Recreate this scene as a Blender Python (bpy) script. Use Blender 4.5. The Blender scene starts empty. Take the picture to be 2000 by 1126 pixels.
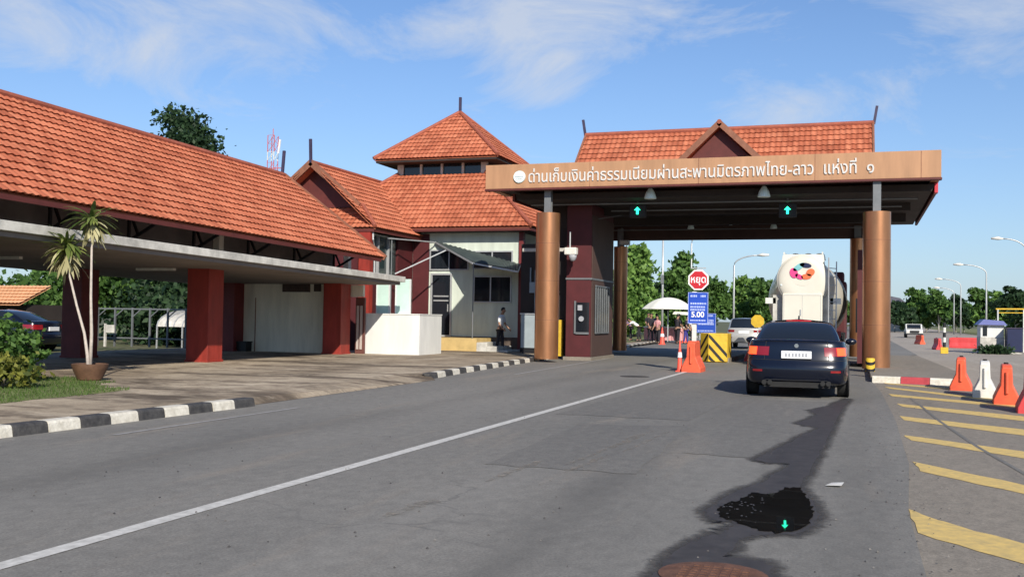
import bpy, bmesh, math, random
import numpy as np
from mathutils import Vector, Matrix, Euler
from mathutils.geometry import delaunay_2d_cdt

R = math.radians
S = bpy.context.scene
COL = S.collection
rnd = random.Random(7)

# ------------------------------------------------------------------ camera
cd = bpy.data.cameras.new('camera')
cd.sensor_width = 36.0
cd.lens = 36.0
cd.clip_start = 0.1
cd.clip_end = 4000
cam = bpy.data.objects.new('camera', cd)
COL.objects.link(cam)
YAW, PIT, ROLL = math.atan(675 / 2000), math.atan(57 / 2000), 0.016
cam.matrix_world = (Matrix.Translation((0, 0, 1.4)) @ Matrix.Rotation(YAW, 4, 'Z')
                    @ Matrix.Rotation(math.pi / 2 + PIT, 4, 'X') @ Matrix.Rotation(ROLL, 4, 'Z'))
S.camera = cam

# ------------------------------------------------------------------ light
SUN_EL, SUN_AZ = R(31), R(31)          # azimuth from -Y towards +X: behind the camera, to its right
sl = bpy.data.lights.new('sun', 'SUN')
sl.energy = 4.4
sl.angle = R(0.5)
sl.color = (1.0, 0.93, 0.82)
sun = bpy.data.objects.new('sun', sl)
COL.objects.link(sun)
sd = Vector((math.sin(SUN_AZ) * math.cos(SUN_EL), -math.cos(SUN_AZ) * math.cos(SUN_EL), math.sin(SUN_EL)))
sun.rotation_euler = sd.to_track_quat('Z', 'Y').to_euler()
sun.location = sd * 60

world = bpy.data.worlds.new('World')
S.world = world
world.use_nodes = True
wn, wl = world.node_tree.nodes, world.node_tree.links
bg = wn['Background']
sky = wn.new('ShaderNodeTexSky')
sky.sky_type = 'NISHITA'
sky.sun_disc = False
sky.sun_elevation = SUN_EL
sky.sun_rotation = math.pi - SUN_AZ
sky.air_density = 1.0
sky.dust_density = 0.3
sky.ozone_density = 3.0
tc = wn.new('ShaderNodeTexCoord')
sep = wn.new('ShaderNodeSeparateXYZ')
wl.new(tc.outputs['Generated'], sep.inputs[0])


def wmath(op, a, b=None):
    n = wn.new('ShaderNodeMath')
    n.operation = op
    for i, v in enumerate((a, b)):
        if v is None:
            continue
        if isinstance(v, (int, float)):
            n.inputs[i].default_value = v
        else:
            wl.new(v, n.inputs[i])
    return n.outputs[0]


az = wmath('ARCTAN2', sep.outputs['X'], sep.outputs['Y'])
el = wmath('ARCSINE', sep.outputs['Z'])
comb = wn.new('ShaderNodeCombineXYZ')
wl.new(az, comb.inputs[0])
wl.new(el, comb.inputs[1])
mp = wn.new('ShaderNodeMapping')
mp.inputs['Rotation'].default_value = (0, 0, R(-14))
mp.inputs['Scale'].default_value = (4.2, 11.0, 1)
mp.inputs['Location'].default_value = (2.1, 0.7, 0.3)
wl.new(comb.outputs[0], mp.inputs[0])
nz = wn.new('ShaderNodeTexNoise')
nz.inputs['Scale'].default_value = 1.25
nz.inputs['Detail'].default_value = 10
nz.inputs['Roughness'].default_value = 0.66
nz.inputs['Distortion'].default_value = 0.7
wl.new(mp.outputs[0], nz.inputs['Vector'])
# banks of cloud: (azimuth, elevation, half widths, weight) in degrees, azimuth from +Y towards +X
BANKS = [(-38, 16.0, 12, 4.0, 0.95), (-22, 15.2, 8, 2.0, 0.95), (-14.5, 17.6, 8, 2.0, 1.3), (-16.6, 14.0, 3.2, 1.6, 1.1), (-17.6, 12.3, 3.0, 1.0, 1.1),
         (-46, 13, 9, 3.6, 0.75), (8.5, 16.5, 7, 5.0, 1.7), (-3.5, 11.6, 5, 1.8, 0.9), (-8.5, 15.0, 7, 1.6, .55), (5, 7.0, 16, 2.2, 0.4), (-30, 9, 12, 2, 0.35),
         (40, 18, 20, 8, .9), (-80, 20, 20, 9, .8), (120, 25, 40, 15, .7), (180, 30, 40, 15, .6), (-130, 25, 30, 12, .7)]
tot = None
for (a_, e_, wa_, we_, k_) in BANKS:
    u_ = wmath('DIVIDE', wmath('SUBTRACT', az, R(a_)), R(wa_))
    v_ = wmath('DIVIDE', wmath('SUBTRACT', el, R(e_)), R(we_))
    q_ = wmath('ADD', wmath('MULTIPLY', u_, u_), wmath('MULTIPLY', v_, v_))
    b_ = wmath('MULTIPLY', wmath('EXPONENT', wmath('MULTIPLY', q_, -1.0)), k_)
    tot = b_ if tot is None else wmath('ADD', tot, b_)
thick = wmath('ADD', wmath('MULTIPLY', tot, 0.21), wmath('SUBTRACT', nz.outputs['Fac'], 0.63))
cloudfac = wmath('MINIMUM', wmath('MULTIPLY', wmath('MAXIMUM', thick, 0.0), 2.6), 0.72)
haze = wmath('MULTIPLY', wmath('EXPONENT', wmath('MULTIPLY', wmath('ABSOLUTE', sep.outputs['Z']), -8.5)), 0.72)
tint = wn.new('ShaderNodeMix')
tint.data_type = 'RGBA'
tint.blend_type = 'MULTIPLY'
tint.inputs[0].default_value = 1.0
wl.new(sky.outputs[0], tint.inputs[6])
tint.inputs[7].default_value = (0.82, 0.95, 1.14, 1)
mixh = wn.new('ShaderNodeMix')
mixh.data_type = 'RGBA'
wl.new(haze, mixh.inputs[0])
wl.new(tint.outputs[2], mixh.inputs[6])
mixh.inputs[7].default_value = (3.6, 4.5, 5.6, 1)
mixc = wn.new('ShaderNodeMix')
mixc.data_type = 'RGBA'
wl.new(cloudfac, mixc.inputs[0])
wl.new(mixh.outputs[2], mixc.inputs[6])
mixc.inputs[7].default_value = (5.4, 5.75, 6.35, 1)
wl.new(mixc.outputs[2], bg.inputs['Color'])
bg.inputs['Strength'].default_value = 0.092

S.view_settings.view_transform = 'Standard'
S.view_settings.look = 'None'
S.view_settings.gamma = 1
S.view_settings.exposure = 0.4


# ------------------------------------------------------------------ materials
def mat(name, col, rough=0.7, var=0.12, scale=3.0, metal=0.0, spec=0.4, bump=0.0, bscale=30.0, col2=None, emis=None,
        estr=0.0, coat=0.0, stretch=None, trans=0.0):
    m = bpy.data.materials.new(name)
    m.use_nodes = True
    n, l = m.node_tree.nodes, m.node_tree.links
    b = n['Principled BSDF']
    b.inputs['Roughness'].default_value = rough
    b.inputs['Metallic'].default_value = metal
    b.inputs['Specular IOR Level'].default_value = spec
    b.inputs['Coat Weight'].default_value = coat
    if trans:
        b.inputs['Transmission Weight'].default_value = trans
    t = n.new('ShaderNodeTexCoord')
    vec = t.outputs['Object']
    if stretch:
        q = n.new('ShaderNodeMapping')
        q.inputs['Scale'].default_value = stretch
        l.new(vec, q.inputs[0])
        vec = q.outputs[0]
    if var > 0:
        nn = n.new('ShaderNodeTexNoise')
        nn.inputs['Scale'].default_value = scale
        nn.inputs['Detail'].default_value = 6
        nn.inputs['Roughness'].default_value = 0.65
        l.new(vec, nn.inputs['Vector'])
        mx = n.new('ShaderNodeMix')
        mx.data_type = 'RGBA'
        a = Vector(col)
        c2 = Vector(col2) if col2 else a * (1 + var)
        c1 = a if col2 else a * (1 - var)
        mr = n.new('ShaderNodeMapRange')
        mr.inputs[1].default_value = 0.3
        mr.inputs[2].default_value = 0.7
        l.new(nn.outputs['Fac'], mr.inputs[0])
        l.new(mr.outputs[0], mx.inputs[0])
        mx.inputs[6].default_value = (*c1, 1)
        mx.inputs[7].default_value = (*c2, 1)
        l.new(mx.outputs[2], b.inputs['Base Color'])
    else:
        b.inputs['Base Color'].default_value = (*col, 1)
    if bump > 0:
        bn = n.new('ShaderNodeTexNoise')
        bn.inputs['Scale'].default_value = bscale
        bn.inputs['Detail'].default_value = 4
        l.new(vec, bn.inputs['Vector'])
        bp = n.new('ShaderNodeBump')
        bp.inputs['Strength'].default_value = bump
        bp.inputs['Distance'].default_value = 0.02
        l.new(bn.outputs['Fac'], bp.inputs['Height'])
        l.new(bp.outputs[0], b.inputs['Normal'])
    if emis:
        b.inputs['Emission Color'].default_value = (*emis, 1)
        b.inputs['Emission Strength'].default_value = estr
    return m


def tile_mat(name, base, light, dark):
    m = bpy.data.materials.new(name)
    m.use_nodes = True
    n, l = m.node_tree.nodes, m.node_tree.links
    b = n['Principled BSDF']
    b.inputs['Roughness'].default_value = 0.75
    b.inputs['Specular IOR Level'].default_value = 0.25
    u = n.new('ShaderNodeUVMap')
    u.uv_map = 'UVMap'
    fl = n.new('ShaderNodeVectorMath')
    fl.operation = 'FLOOR'
    l.new(u.outputs[0], fl.inputs[0])
    w = n.new('ShaderNodeTexWhiteNoise')
    w.noise_dimensions = '2D'
    l.new(fl.outputs[0], w.inputs['Vector'])
    r = n.new('ShaderNodeValToRGB')
    e = r.color_ramp.elements
    e[0].position, e[0].color = 0.0, (*dark, 1)
    e[1].position, e[1].color = 1.0, (*light, 1)
    k = e.new(0.45)
    k.color = (*base, 1)
    l.new(w.outputs['Value'], r.inputs[0])
    t = n.new('ShaderNodeTexCoord')
    nn = n.new('ShaderNodeTexNoise')
    nn.inputs['Scale'].default_value = 0.8
    nn.inputs['Detail'].default_value = 9
    nn.inputs['Roughness'].default_value = 0.7
    l.new(t.outputs['Object'], nn.inputs['Vector'])
    r2 = n.new('ShaderNodeValToRGB')
    r2.color_ramp.elements[0].position, r2.color_ramp.elements[0].color = 0.33, (0.80, 0.78, 0.76, 1)
    r2.color_ramp.elements[1].position, r2.color_ramp.elements[1].color = 0.62, (1.08, 1.08, 1.05, 1)
    l.new(nn.outputs['Fac'], r2.inputs[0])
    mx = n.new('ShaderNodeMix')
    mx.data_type = 'RGBA'
    mx.blend_type = 'MULTIPLY'
    mx.inputs[0].default_value = 1
    l.new(r.outputs[0], mx.inputs[6])
    l.new(r2.outputs[0], mx.inputs[7])
    l.new(mx.outputs[2], b.inputs['Base Color'])
    return m


def leaf_mat(name, dark, light, trans=0.42):
    m = bpy.data.materials.new(name)
    m.use_nodes = True
    n, l = m.node_tree.nodes, m.node_tree.links
    b = n['Principled BSDF']
    b.inputs['Roughness'].default_value = 0.55
    b.inputs['Specular IOR Level'].default_value = 0.25
    g = n.new('ShaderNodeNewGeometry')
    r = n.new('ShaderNodeValToRGB')
    e = r.color_ramp.elements
    e[0].color = (*dark, 1)
    e[1].color = (*light, 1)
    l.new(g.outputs['Random Per Island'], r.inputs[0])
    l.new(r.outputs[0], b.inputs['Base Color'])
    tr = n.new('ShaderNodeBsdfTranslucent')
    l.new(r.outputs[0], tr.inputs[0])
    ms = n.new('ShaderNodeMixShader')
    ms.inputs[0].default_value = trans
    l.new(b.outputs[0], ms.inputs[1])
    l.new(tr.outputs[0], ms.inputs[2])
    l.new(ms.outputs[0], n['Material Output'].inputs[0])
    return m


def road_mat(name, base, patchcol, streak, rough=0.85, tracks=(), dirt=None):
    """worn asphalt: fine aggregate, broad wear patches, streaks along the driving direction (Y)"""
    m = bpy.data.materials.new(name)
    m.use_nodes = True
    n, l = m.node_tree.nodes, m.node_tree.links
    b = n['Principled BSDF']
    b.inputs['Roughness'].default_value = rough
    b.inputs['Specular IOR Level'].default_value = 0.3
    t = n.new('ShaderNodeTexCoord')

    def noise(sc, stretch, det=6, ro=0.65):
        q = n.new('ShaderNodeMapping')
        q.inputs['Scale'].default_value = stretch
        l.new(t.outputs['Object'], q.inputs[0])
        k = n.new('ShaderNodeTexNoise')
        k.inputs['Scale'].default_value = sc
        k.inputs['Detail'].default_value = det
        k.inputs['Roughness'].default_value = ro
        l.new(q.outputs[0], k.inputs['Vector'])
        return k.outputs['Fac']

    def mix(fac, a, c, blend='MIX'):
        x = n.new('ShaderNodeMix')
        x.data_type = 'RGBA'
        x.blend_type = blend
        for i, v in ((0, fac), (6, a), (7, c)):
            if isinstance(v, (float, int)):
                x.inputs[i].default_value = v
            elif isinstance(v, tuple):
                x.inputs[i].default_value = (*v, 1)
            else:
                l.new(v, x.inputs[i])
        return x.outputs[2]

    def ramp(v, lo, hi):
        k = n.new('ShaderNodeMapRange')
        k.inputs[1].default_value = lo
        k.inputs[2].default_value = hi
        l.new(v, k.inputs[0])
        return k.outputs[0]
    c = mix(ramp(noise(0.35, (1, 0.3, 1)), 0.35, 0.68), base, patchcol)
    c = mix(ramp(noise(1.3, (1, 0.12, 1), 5), 0.56, 0.74), c, streak)
    fine = ramp(noise(55, (1, 1, 1), 3, 0.8), 0.25, 0.75)
    g = n.new('ShaderNodeMix')
    g.data_type = 'RGBA'
    l.new(fine, g.inputs[0])
    g.inputs[6].default_value = (0.62, 0.62, 0.62, 1)
    g.inputs[7].default_value = (1.36, 1.36, 1.36, 1)
    c = mix(1.0, c, g.outputs[2], 'MULTIPLY')
    mid = ramp(noise(9, (1, 0.6, 1), 6, 0.75), 0.3, 0.7)
    gm = n.new('ShaderNodeMix')
    gm.data_type = 'RGBA'
    l.new(mid, gm.inputs[0])
    gm.inputs[6].default_value = (0.80, 0.80, 0.80, 1)
    gm.inputs[7].default_value = (1.17, 1.17, 1.16, 1)
    c = mix(1.0, c, gm.outputs[2], 'MULTIPLY')
    if dirt:
        c = mix(ramp(noise(0.42, (0.5, 1.1, 1), 9, 0.72), 0.49, 0.58), c, dirt)
        c = mix(ramp(noise(1.7, (0.6, 1.2, 1), 9, 0.72), 0.52, 0.62), c, tuple(v * 1.6 for v in dirt))
        c = mix(ramp(noise(1.4, (0.5, 1.2, 1), 8, 0.7), 0.56, 0.75), c, streak)
    if tracks:
        sx = n.new('ShaderNodeSeparateXYZ')
        l.new(t.outputs['Object'], sx.inputs[0])
        wob = noise(0.25, (1, 0.5, 1), 3)

        def mth(op, a, b2):
            k = n.new('ShaderNodeMath')
            k.operation = op
            for i, v in ((0, a), (1, b2)):
                if isinstance(v, (int, float)):
                    k.inputs[i].default_value = v
                else:
                    l.new(v, k.inputs[i])
            return k.outputs[0]
        xx = mth('ADD', sx.outputs['X'], mth('MULTIPLY', mth('SUBTRACT', wob, 0.5), 1.2))
        for (x0, wd, amt) in tracks:
            d = mth('DIVIDE', mth('SUBTRACT', xx, x0), wd)
            k = n.new('ShaderNodeMath')
            k.operation = 'POWER'
            k.inputs[0].default_value = 2.71828
            l.new(mth('MULTIPLY', mth('MULTIPLY', d, d), -1.0), k.inputs[1])
            br = ramp(noise(1.1, (1, 0.18, 1), 5), 0.25, 0.7)
            c = mix(mth('MULTIPLY', mth('MULTIPLY', k.outputs[0], br), abs(amt)), c, tuple(v * (0.55 if amt > 0 else 1.5) for v in base))
    cr = n.new('ShaderNodeTexVoronoi')
    cr.feature = 'DISTANCE_TO_EDGE'
    cr.inputs['Scale'].default_value = 0.22
    q = n.new('ShaderNodeMapping')
    l.new(t.outputs['Object'], q.inputs[0])
    wv = n.new('ShaderNodeTexNoise')
    wv.inputs['Scale'].default_value = 1.6
    wv.inputs['Detail'].default_value = 5
    l.new(t.outputs['Object'], wv.inputs['Vector'])
    va = n.new('ShaderNodeVectorMath')
    va.operation = 'MULTIPLY_ADD'
    l.new(wv.outputs['Color'], va.inputs[0])
    va.inputs[1].default_value = (1.1, 1.1, 0)
    l.new(q.outputs[0], va.inputs[2])
    l.new(va.outputs[0], cr.inputs['Vector'])
    ck = ramp(cr.outputs['Distance'], 0.0, 0.005)
    inv = n.new('ShaderNodeMath')
    inv.operation = 'SUBTRACT'
    inv.inputs[0].default_value = 1.0
    l.new(ck, inv.inputs[1])
    mk = n.new('ShaderNodeMath')
    mk.operation = 'MULTIPLY'
    l.new(inv.outputs[0], mk.inputs[0])
    l.new(ramp(noise(0.5, (1, 1, 1)), 0.48, 0.6), mk.inputs[1])
    c = mix(mk.outputs[0], c, tuple(x * 0.88 for x in base))
    l.new(c, b.inputs['Base Color'])
    bp = n.new('ShaderNodeBump')
    bp.inputs['Strength'].default_value = 0.35
    bp.inputs['Distance'].default_value = 0.01
    l.new(noise(140, (1, 1, 1), 2), bp.inputs['Height'])
    l.new(bp.outputs[0], b.inputs['Normal'])
    return m


M = {}
M['tile'] = tile_mat('terracotta_tile', (0.455, 0.138, 0.072), (0.51, 0.175, 0.095), (0.36, 0.102, 0.052))
M['ridge'] = mat('ridge_tile', (0.30, 0.085, 0.05), 0.75, 0.25, 4)
M['barge'] = mat('barge_wood', (0.23, 0.095, 0.055), 0.65, 0.25, 5)
M['darkred'] = mat('dark_red_board', (0.10, 0.022, 0.018), 0.6, 0.2, 3)
M['maroon'] = mat('maroon_paint', (0.15, 0.022, 0.022), 0.55, 0.2, 2)
M['booth'] = mat('booth_shade_maroon', (0.075, 0.013, 0.015), 0.6, 0.2, 2)  # dark booth paint; its depth also holds painted shade of gate and eaves
M['redcol'] = mat('red_paint', (0.27, 0.030, 0.019), 0.6, 0.28, 4, bump=0.15, stretch=(1, 1, 0.25))
M['cream'] = mat('cream_wall', (0.74, 0.70, 0.59), 0.8, 0.15, 3.0, bump=0.08, stretch=(1, 1, 0.16))
M['white'] = mat('white_wall', (0.68, 0.68, 0.645), 0.7, 0.09, 3.5, bump=0.06, stretch=(1, 1, 0.2))
M['mint'] = mat('mint_panel', (0.50, 0.66, 0.58), 0.5, 0.08, 2)
M['greenwall'] = mat('pale_green_wall', (0.52, 0.57, 0.49), 0.75, 0.14, 3.0, bump=0.05, stretch=(1, 1, 0.16))
M['slab'] = mat('slab_paint', (0.50, 0.48, 0.43), 0.8, 0.34, 2.6, bump=0.1)
M['upper'] = mat('shaded_upper_wall', (0.17, 0.15, 0.135), 0.85, 0.25, 1.5)  # cream wall darkened: deep eave shade put into the colour
M['soffit'] = mat('soffit_paint', (0.19, 0.16, 0.14), 0.8, 0.2, 1.0)
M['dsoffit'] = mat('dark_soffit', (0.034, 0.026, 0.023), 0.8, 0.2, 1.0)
M['copper'] = mat('copper_cladding', (0.46, 0.21, 0.10), 0.33, 0.22, 1.6, spec=0.5, stretch=(1, 1, 0.35), metal=0.78)
M['beam'] = mat('beam_cladding', (0.40, 0.218, 0.115), 0.55, 0.16, 2.6, stretch=(1, 1, 0.14))
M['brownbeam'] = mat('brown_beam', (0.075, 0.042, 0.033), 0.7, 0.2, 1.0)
M['steel'] = mat('grey_steel', (0.17, 0.18, 0.185), 0.5, 0.15, 3, metal=0.3)
M['lsteel'] = mat('light_steel', (0.45, 0.46, 0.46), 0.45, 0.12, 3, metal=0.4)
M['galv'] = mat('galvanised_pole', (0.50, 0.51, 0.50), 0.5, 0.1, 2, metal=0.5)
M['black'] = mat('black_paint', (0.012, 0.012, 0.014), 0.5, 0.2, 3)
M['rubber'] = mat('rubber', (0.018, 0.018, 0.018), 0.85, 0.2, 6)
M['glass'] = mat('dark_glass', (0.012, 0.015, 0.02), 0.08, 0.0, spec=0.6)
M['gglass'] = mat('green_dark_glass', (0.02, 0.035, 0.035), 0.12, 0.3, 0.7, spec=0.6)
M['letter'] = mat('white_letter', (0.60, 0.585, 0.555), 0.35, 0.05, 4)
M['emblem'] = mat('pale_emblem', (0.68, 0.82, 0.80), 0.4, 0.1, 4)
M['navy'] = mat('navy_finial', (0.045, 0.035, 0.07), 0.5, 0.2, 4)
M['yellow'] = mat('yellow_paint', (0.62, 0.40, 0.03), 0.6, 0.18, 5)
M['road'] = road_mat('asphalt', (0.160, 0.153, 0.138), (0.225, 0.212, 0.188), (0.245, 0.215, 0.178),
                     tracks=((-2.0, .28, .55), (-6.4, .30, .42), (-1.15, .3, -.35), (-2.85, .32, -.3), (-5.5, .35, -.3), (-7.3, .35, -.25), (0.05, .3, .4)))
M['patch'] = road_mat('asphalt_patch', (0.145, 0.139, 0.127), (0.185, 0.175, 0.156), (0.21, 0.19, 0.162))
M['apron'] = road_mat('apron_asphalt', (0.21, 0.185, 0.15), (0.265, 0.23, 0.185), (0.16, 0.145, 0.122))
M['forecourt'] = road_mat('forecourt_paving', (0.47, 0.385, 0.28), (0.22, 0.17, 0.115), (0.54, 0.45, 0.335), dirt=(0.105, 0.08, 0.056))
M['concrete'] = road_mat('pale_concrete', (0.37, 0.32, 0.265), (0.30, 0.262, 0.215), (0.41, 0.365, 0.305))
M['soil'] = mat('soil', (0.13, 0.11, 0.07), 0.95, 0.3, 0.6, col2=(0.07, 0.10, 0.03), bump=0.3, bscale=6)
M['wet'] = mat('wet_asphalt', (0.052, 0.047, 0.044), 0.62, 0.3, 6, spec=0.22, bump=0.12, bscale=120)
M['puddle'] = mat('puddle_water', (0.012, 0.012, 0.012), 0.012, 0.2, 4, spec=0.6, bump=0.004, bscale=6)
M['kblack'] = mat('kerb_black', (0.028, 0.027, 0.028), 0.7, 0.35, 9, bump=0.4, col2=(0.085, 0.08, 0.075))
M['kwhite'] = mat('kerb_white', (0.46, 0.42, 0.34), 0.7, 0.15, 9, bump=0.4, col2=(0.74, 0.70, 0.60))
M['kred'] = mat('kerb_red', (0.42, 0.05, 0.06), 0.65, 0.2, 6)
M['line'] = mat('worn_white_line', (0.40, 0.385, 0.35), 0.75, 0.2, 14, col2=(0.64, 0.62, 0.57))
M['fline'] = mat('faint_white_line', (0.27, 0.26, 0.245), 0.8, 0.25, 9)
M['yline'] = mat('worn_yellow_line', (0.46, 0.34, 0.14), 0.75, 0.2, 11, col2=(0.72, 0.50, 0.15))
M['sand'] = mat('sand_streak', (0.26, 0.228, 0.185), 0.9, 0.3, 5)
def soft_edge(m, scale, lo, hi):
    n, l = m.node_tree.nodes, m.node_tree.links
    t = n.new('ShaderNodeTexCoord')
    k = n.new('ShaderNodeTexNoise')
    k.inputs['Scale'].default_value = scale
    k.inputs['Detail'].default_value = 8
    k.inputs['Roughness'].default_value = 0.75
    l.new(t.outputs['Object'], k.inputs['Vector'])
    r = n.new('ShaderNodeMapRange')
    r.inputs[1].default_value = lo
    r.inputs[2].default_value = hi
    l.new(k.outputs['Fac'], r.inputs[0])
    l.new(r.outputs[0], n['Principled BSDF'].inputs['Alpha'])


soft_edge(M['sand'], 7, 0.42, 0.72)
M['rust'] = mat('rusty_iron', (0.13, 0.06, 0.035), 0.8, 0.35, 14, bump=0.4, bscale=60)
M['iron'] = mat('cast_iron', (0.05, 0.045, 0.04), 0.7, 0.3, 14, bump=0.4, bscale=60)
M['orange'] = mat('orange_plastic', (0.58, 0.085, 0.04), 0.5, 0.10, 5, col2=(0.82, 0.125, 0.05))
M['redpl'] = mat('red_plastic', (0.60, 0.06, 0.06), 0.5, 0.12, 3)
M['wplastic'] = mat('white_plastic', (0.55, 0.53, 0.47), 0.5, 0.12, 5, col2=(0.74, 0.72, 0.66))
M['cone'] = mat('cone_plastic', (0.85, 0.10, 0.06), 0.5, 0.08, 5)
M['stopred'] = mat('stop_red', (0.50, 0.02, 0.03), 0.4, 0.05, 4)
M['signwhite'] = mat('sign_white', (0.80, 0.78, 0.78), 0.4, 0.04, 4)
M['signblue'] = mat('sign_blue', (0.02, 0.07, 0.42), 0.4, 0.06, 4)
M['green_led'] = mat('green_led', (0.02, 0.3, 0.2), 0.5, 0, emis=(0.02, 0.85, 0.42), estr=3.6)
M['carpaint'] = mat('black_car_paint', (0.004, 0.006, 0.014), 0.2, 0.0, spec=0.4, coat=0.4)
M['silver'] = mat('silver_paint', (0.50, 0.49, 0.46), 0.3, 0.0, metal=0.3, coat=0.6)
M['cwhite'] = mat('white_car_paint', (0.66, 0.65, 0.60), 0.3, 0.0, coat=0.6)
M['chrome'] = mat('chrome', (0.7, 0.7, 0.7), 0.15, 0, metal=1.0)
M['alloy'] = mat('alloy', (0.30, 0.30, 0.31), 0.3, 0, metal=0.9)
M['taillit'] = mat('lit_tail_lamp', (0.6, 0.05, 0.02), 0.2, 0, emis=(1.0, 0.055, 0.012), estr=2.7)
M['tailred'] = mat('red_lens', (0.22, 0.008, 0.012), 0.15, 0, spec=0.6, coat=0.5)
M['brake'] = mat('lit_brake_lamp', (0.6, 0.02, 0.03), 0.3, 0, emis=(1.0, 0.03, 0.06), estr=0.8)
M['reverse'] = mat('clear_lens', (0.72, 0.68, 0.62), 0.2, 0.05)
M['plate'] = mat('plate_white', (0.78, 0.79, 0.80), 0.45, 0.03, 8)
M['grey'] = mat('grey_mark', (0.33, 0.34, 0.36), 0.5, 0.1, 8)
M['dash'] = mat('pale_blue_mark', (0.42, 0.50, 0.82), 0.5, 0.1, 8)
M['tank'] = mat('tank_white', (0.64, 0.61, 0.52), 0.35, 0.05, 1.2, coat=0.3)
M['tgreen'] = mat('tank_green', (0.13, 0.33, 0.13), 0.4, 0.1, 4)
M['lg_teal'] = mat('emblem_teal', (0.20, 0.48, 0.50), 0.4, 0.1, 4)
M['lg_pink'] = mat('emblem_pink', (0.68, 0.06, 0.22), 0.4, 0.1, 4)
M['lg_orange'] = mat('emblem_orange', (0.72, 0.16, 0.06), 0.4, 0.1, 4)
M['lg_dark'] = mat('emblem_dark', (0.015, 0.02, 0.06), 0.4, 0.1, 4)
M['skin'] = mat('skin', (0.34, 0.19, 0.12), 0.6, 0.06, 9)
M['hair'] = mat('black_hair', (0.012, 0.010, 0.010), 0.5, 0.1, 20)
M['shirt'] = mat('white_cloth', (0.74, 0.75, 0.74), 0.85, 0.05, 9)
M['darkcloth'] = mat('dark_cloth', (0.022, 0.02, 0.026), 0.85, 0.2, 9)
M['bluecloth'] = mat('blue_cloth', (0.045, 0.04, 0.22), 0.85, 0.15, 9)
M['pinkcloth'] = mat('pink_cloth', (0.62, 0.30, 0.30), 0.85, 0.15, 9)
M['canvas'] = mat('canvas', (0.74, 0.72, 0.62), 0.85, 0.05, 3)
M['stem'] = mat('pale_stem', (0.46, 0.40, 0.35), 0.85, 0.2, 12)
M['trunk'] = mat('bark', (0.14, 0.11, 0.085), 0.9, 0.25, 8, bump=0.3)
M['ptrunk'] = mat('pale_bark', (0.38, 0.36, 0.32), 0.9, 0.2, 8)
M['pot'] = mat('clay_pot', (0.115, 0.060, 0.035), 0.7, 0.3, 7, bump=0.2)
M['wood'] = mat('yellow_ochre_step', (0.52, 0.37, 0.15), 0.8, 0.15, 3)
M['plaque'] = mat('dark_wood_plaque', (0.05, 0.028, 0.022), 0.5, 0.4, 8)
M['door'] = mat('brown_door', (0.13, 0.05, 0.04), 0.55, 0.2, 3)
M['louvre'] = mat('pale_louvre', (0.44, 0.38, 0.34), 0.6, 0.1, 6)
M['awning'] = mat('dark_green_sheet', (0.05, 0.065, 0.062), 0.6, 0.2, 2)
M['cabinet'] = mat('blue_grey_metal', (0.30, 0.35, 0.37), 0.5, 0.1, 2)
M['blueroof'] = mat('blue_roof', (0.14, 0.16, 0.38), 0.5, 0.1, 2)
M['mastred'] = mat('mast_red', (0.48, 0.13, 0.15), 0.6, 0.1, 4)
M['brass'] = mat('peeling_plinth', (0.10, 0.075, 0.06), 0.9, 0.35, 3, bump=0.3)
M['redtip'] = mat('sunlit_red_fascia', (0.55, 0.04, 0.06), 0.5, 0.1, 3)
M['farroof'] = mat('far_slate_roof', (0.10, 0.10, 0.13), 0.7, 0.2, 1)
M['orangeroof'] = mat('bleached_roof_tile', (0.62, 0.33, 0.17), 0.8, 0.12, 3)
M['leaf'] = leaf_mat('leaf_mid', (0.0431, 0.0979, 0.0254), (0.1467, 0.2643, 0.0626))
M['leafl'] = leaf_mat('leaf_light', (0.0709, 0.1519, 0.0365), (0.2633, 0.4253, 0.1013))
M['leafd'] = leaf_mat('leaf_dark', (0.0150, 0.0360, 0.0180), (0.0600, 0.1126, 0.0450))
M['leafy'] = leaf_mat('leaf_variegated', (0.0220, 0.0495, 0.0110), (0.3300, 0.3300, 0.0660))
M['blade'] = leaf_mat('blade_leaf', (0.05, 0.10, 0.02), (0.30, 0.34, 0.10))
M['dry'] = leaf_mat('dry_blade', (0.24, 0.22, 0.11), (0.52, 0.48, 0.27), 0.2)
M['grass'] = leaf_mat('grass_blade', (0.05, 0.10, 0.02), (0.14, 0.22, 0.05))


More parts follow.
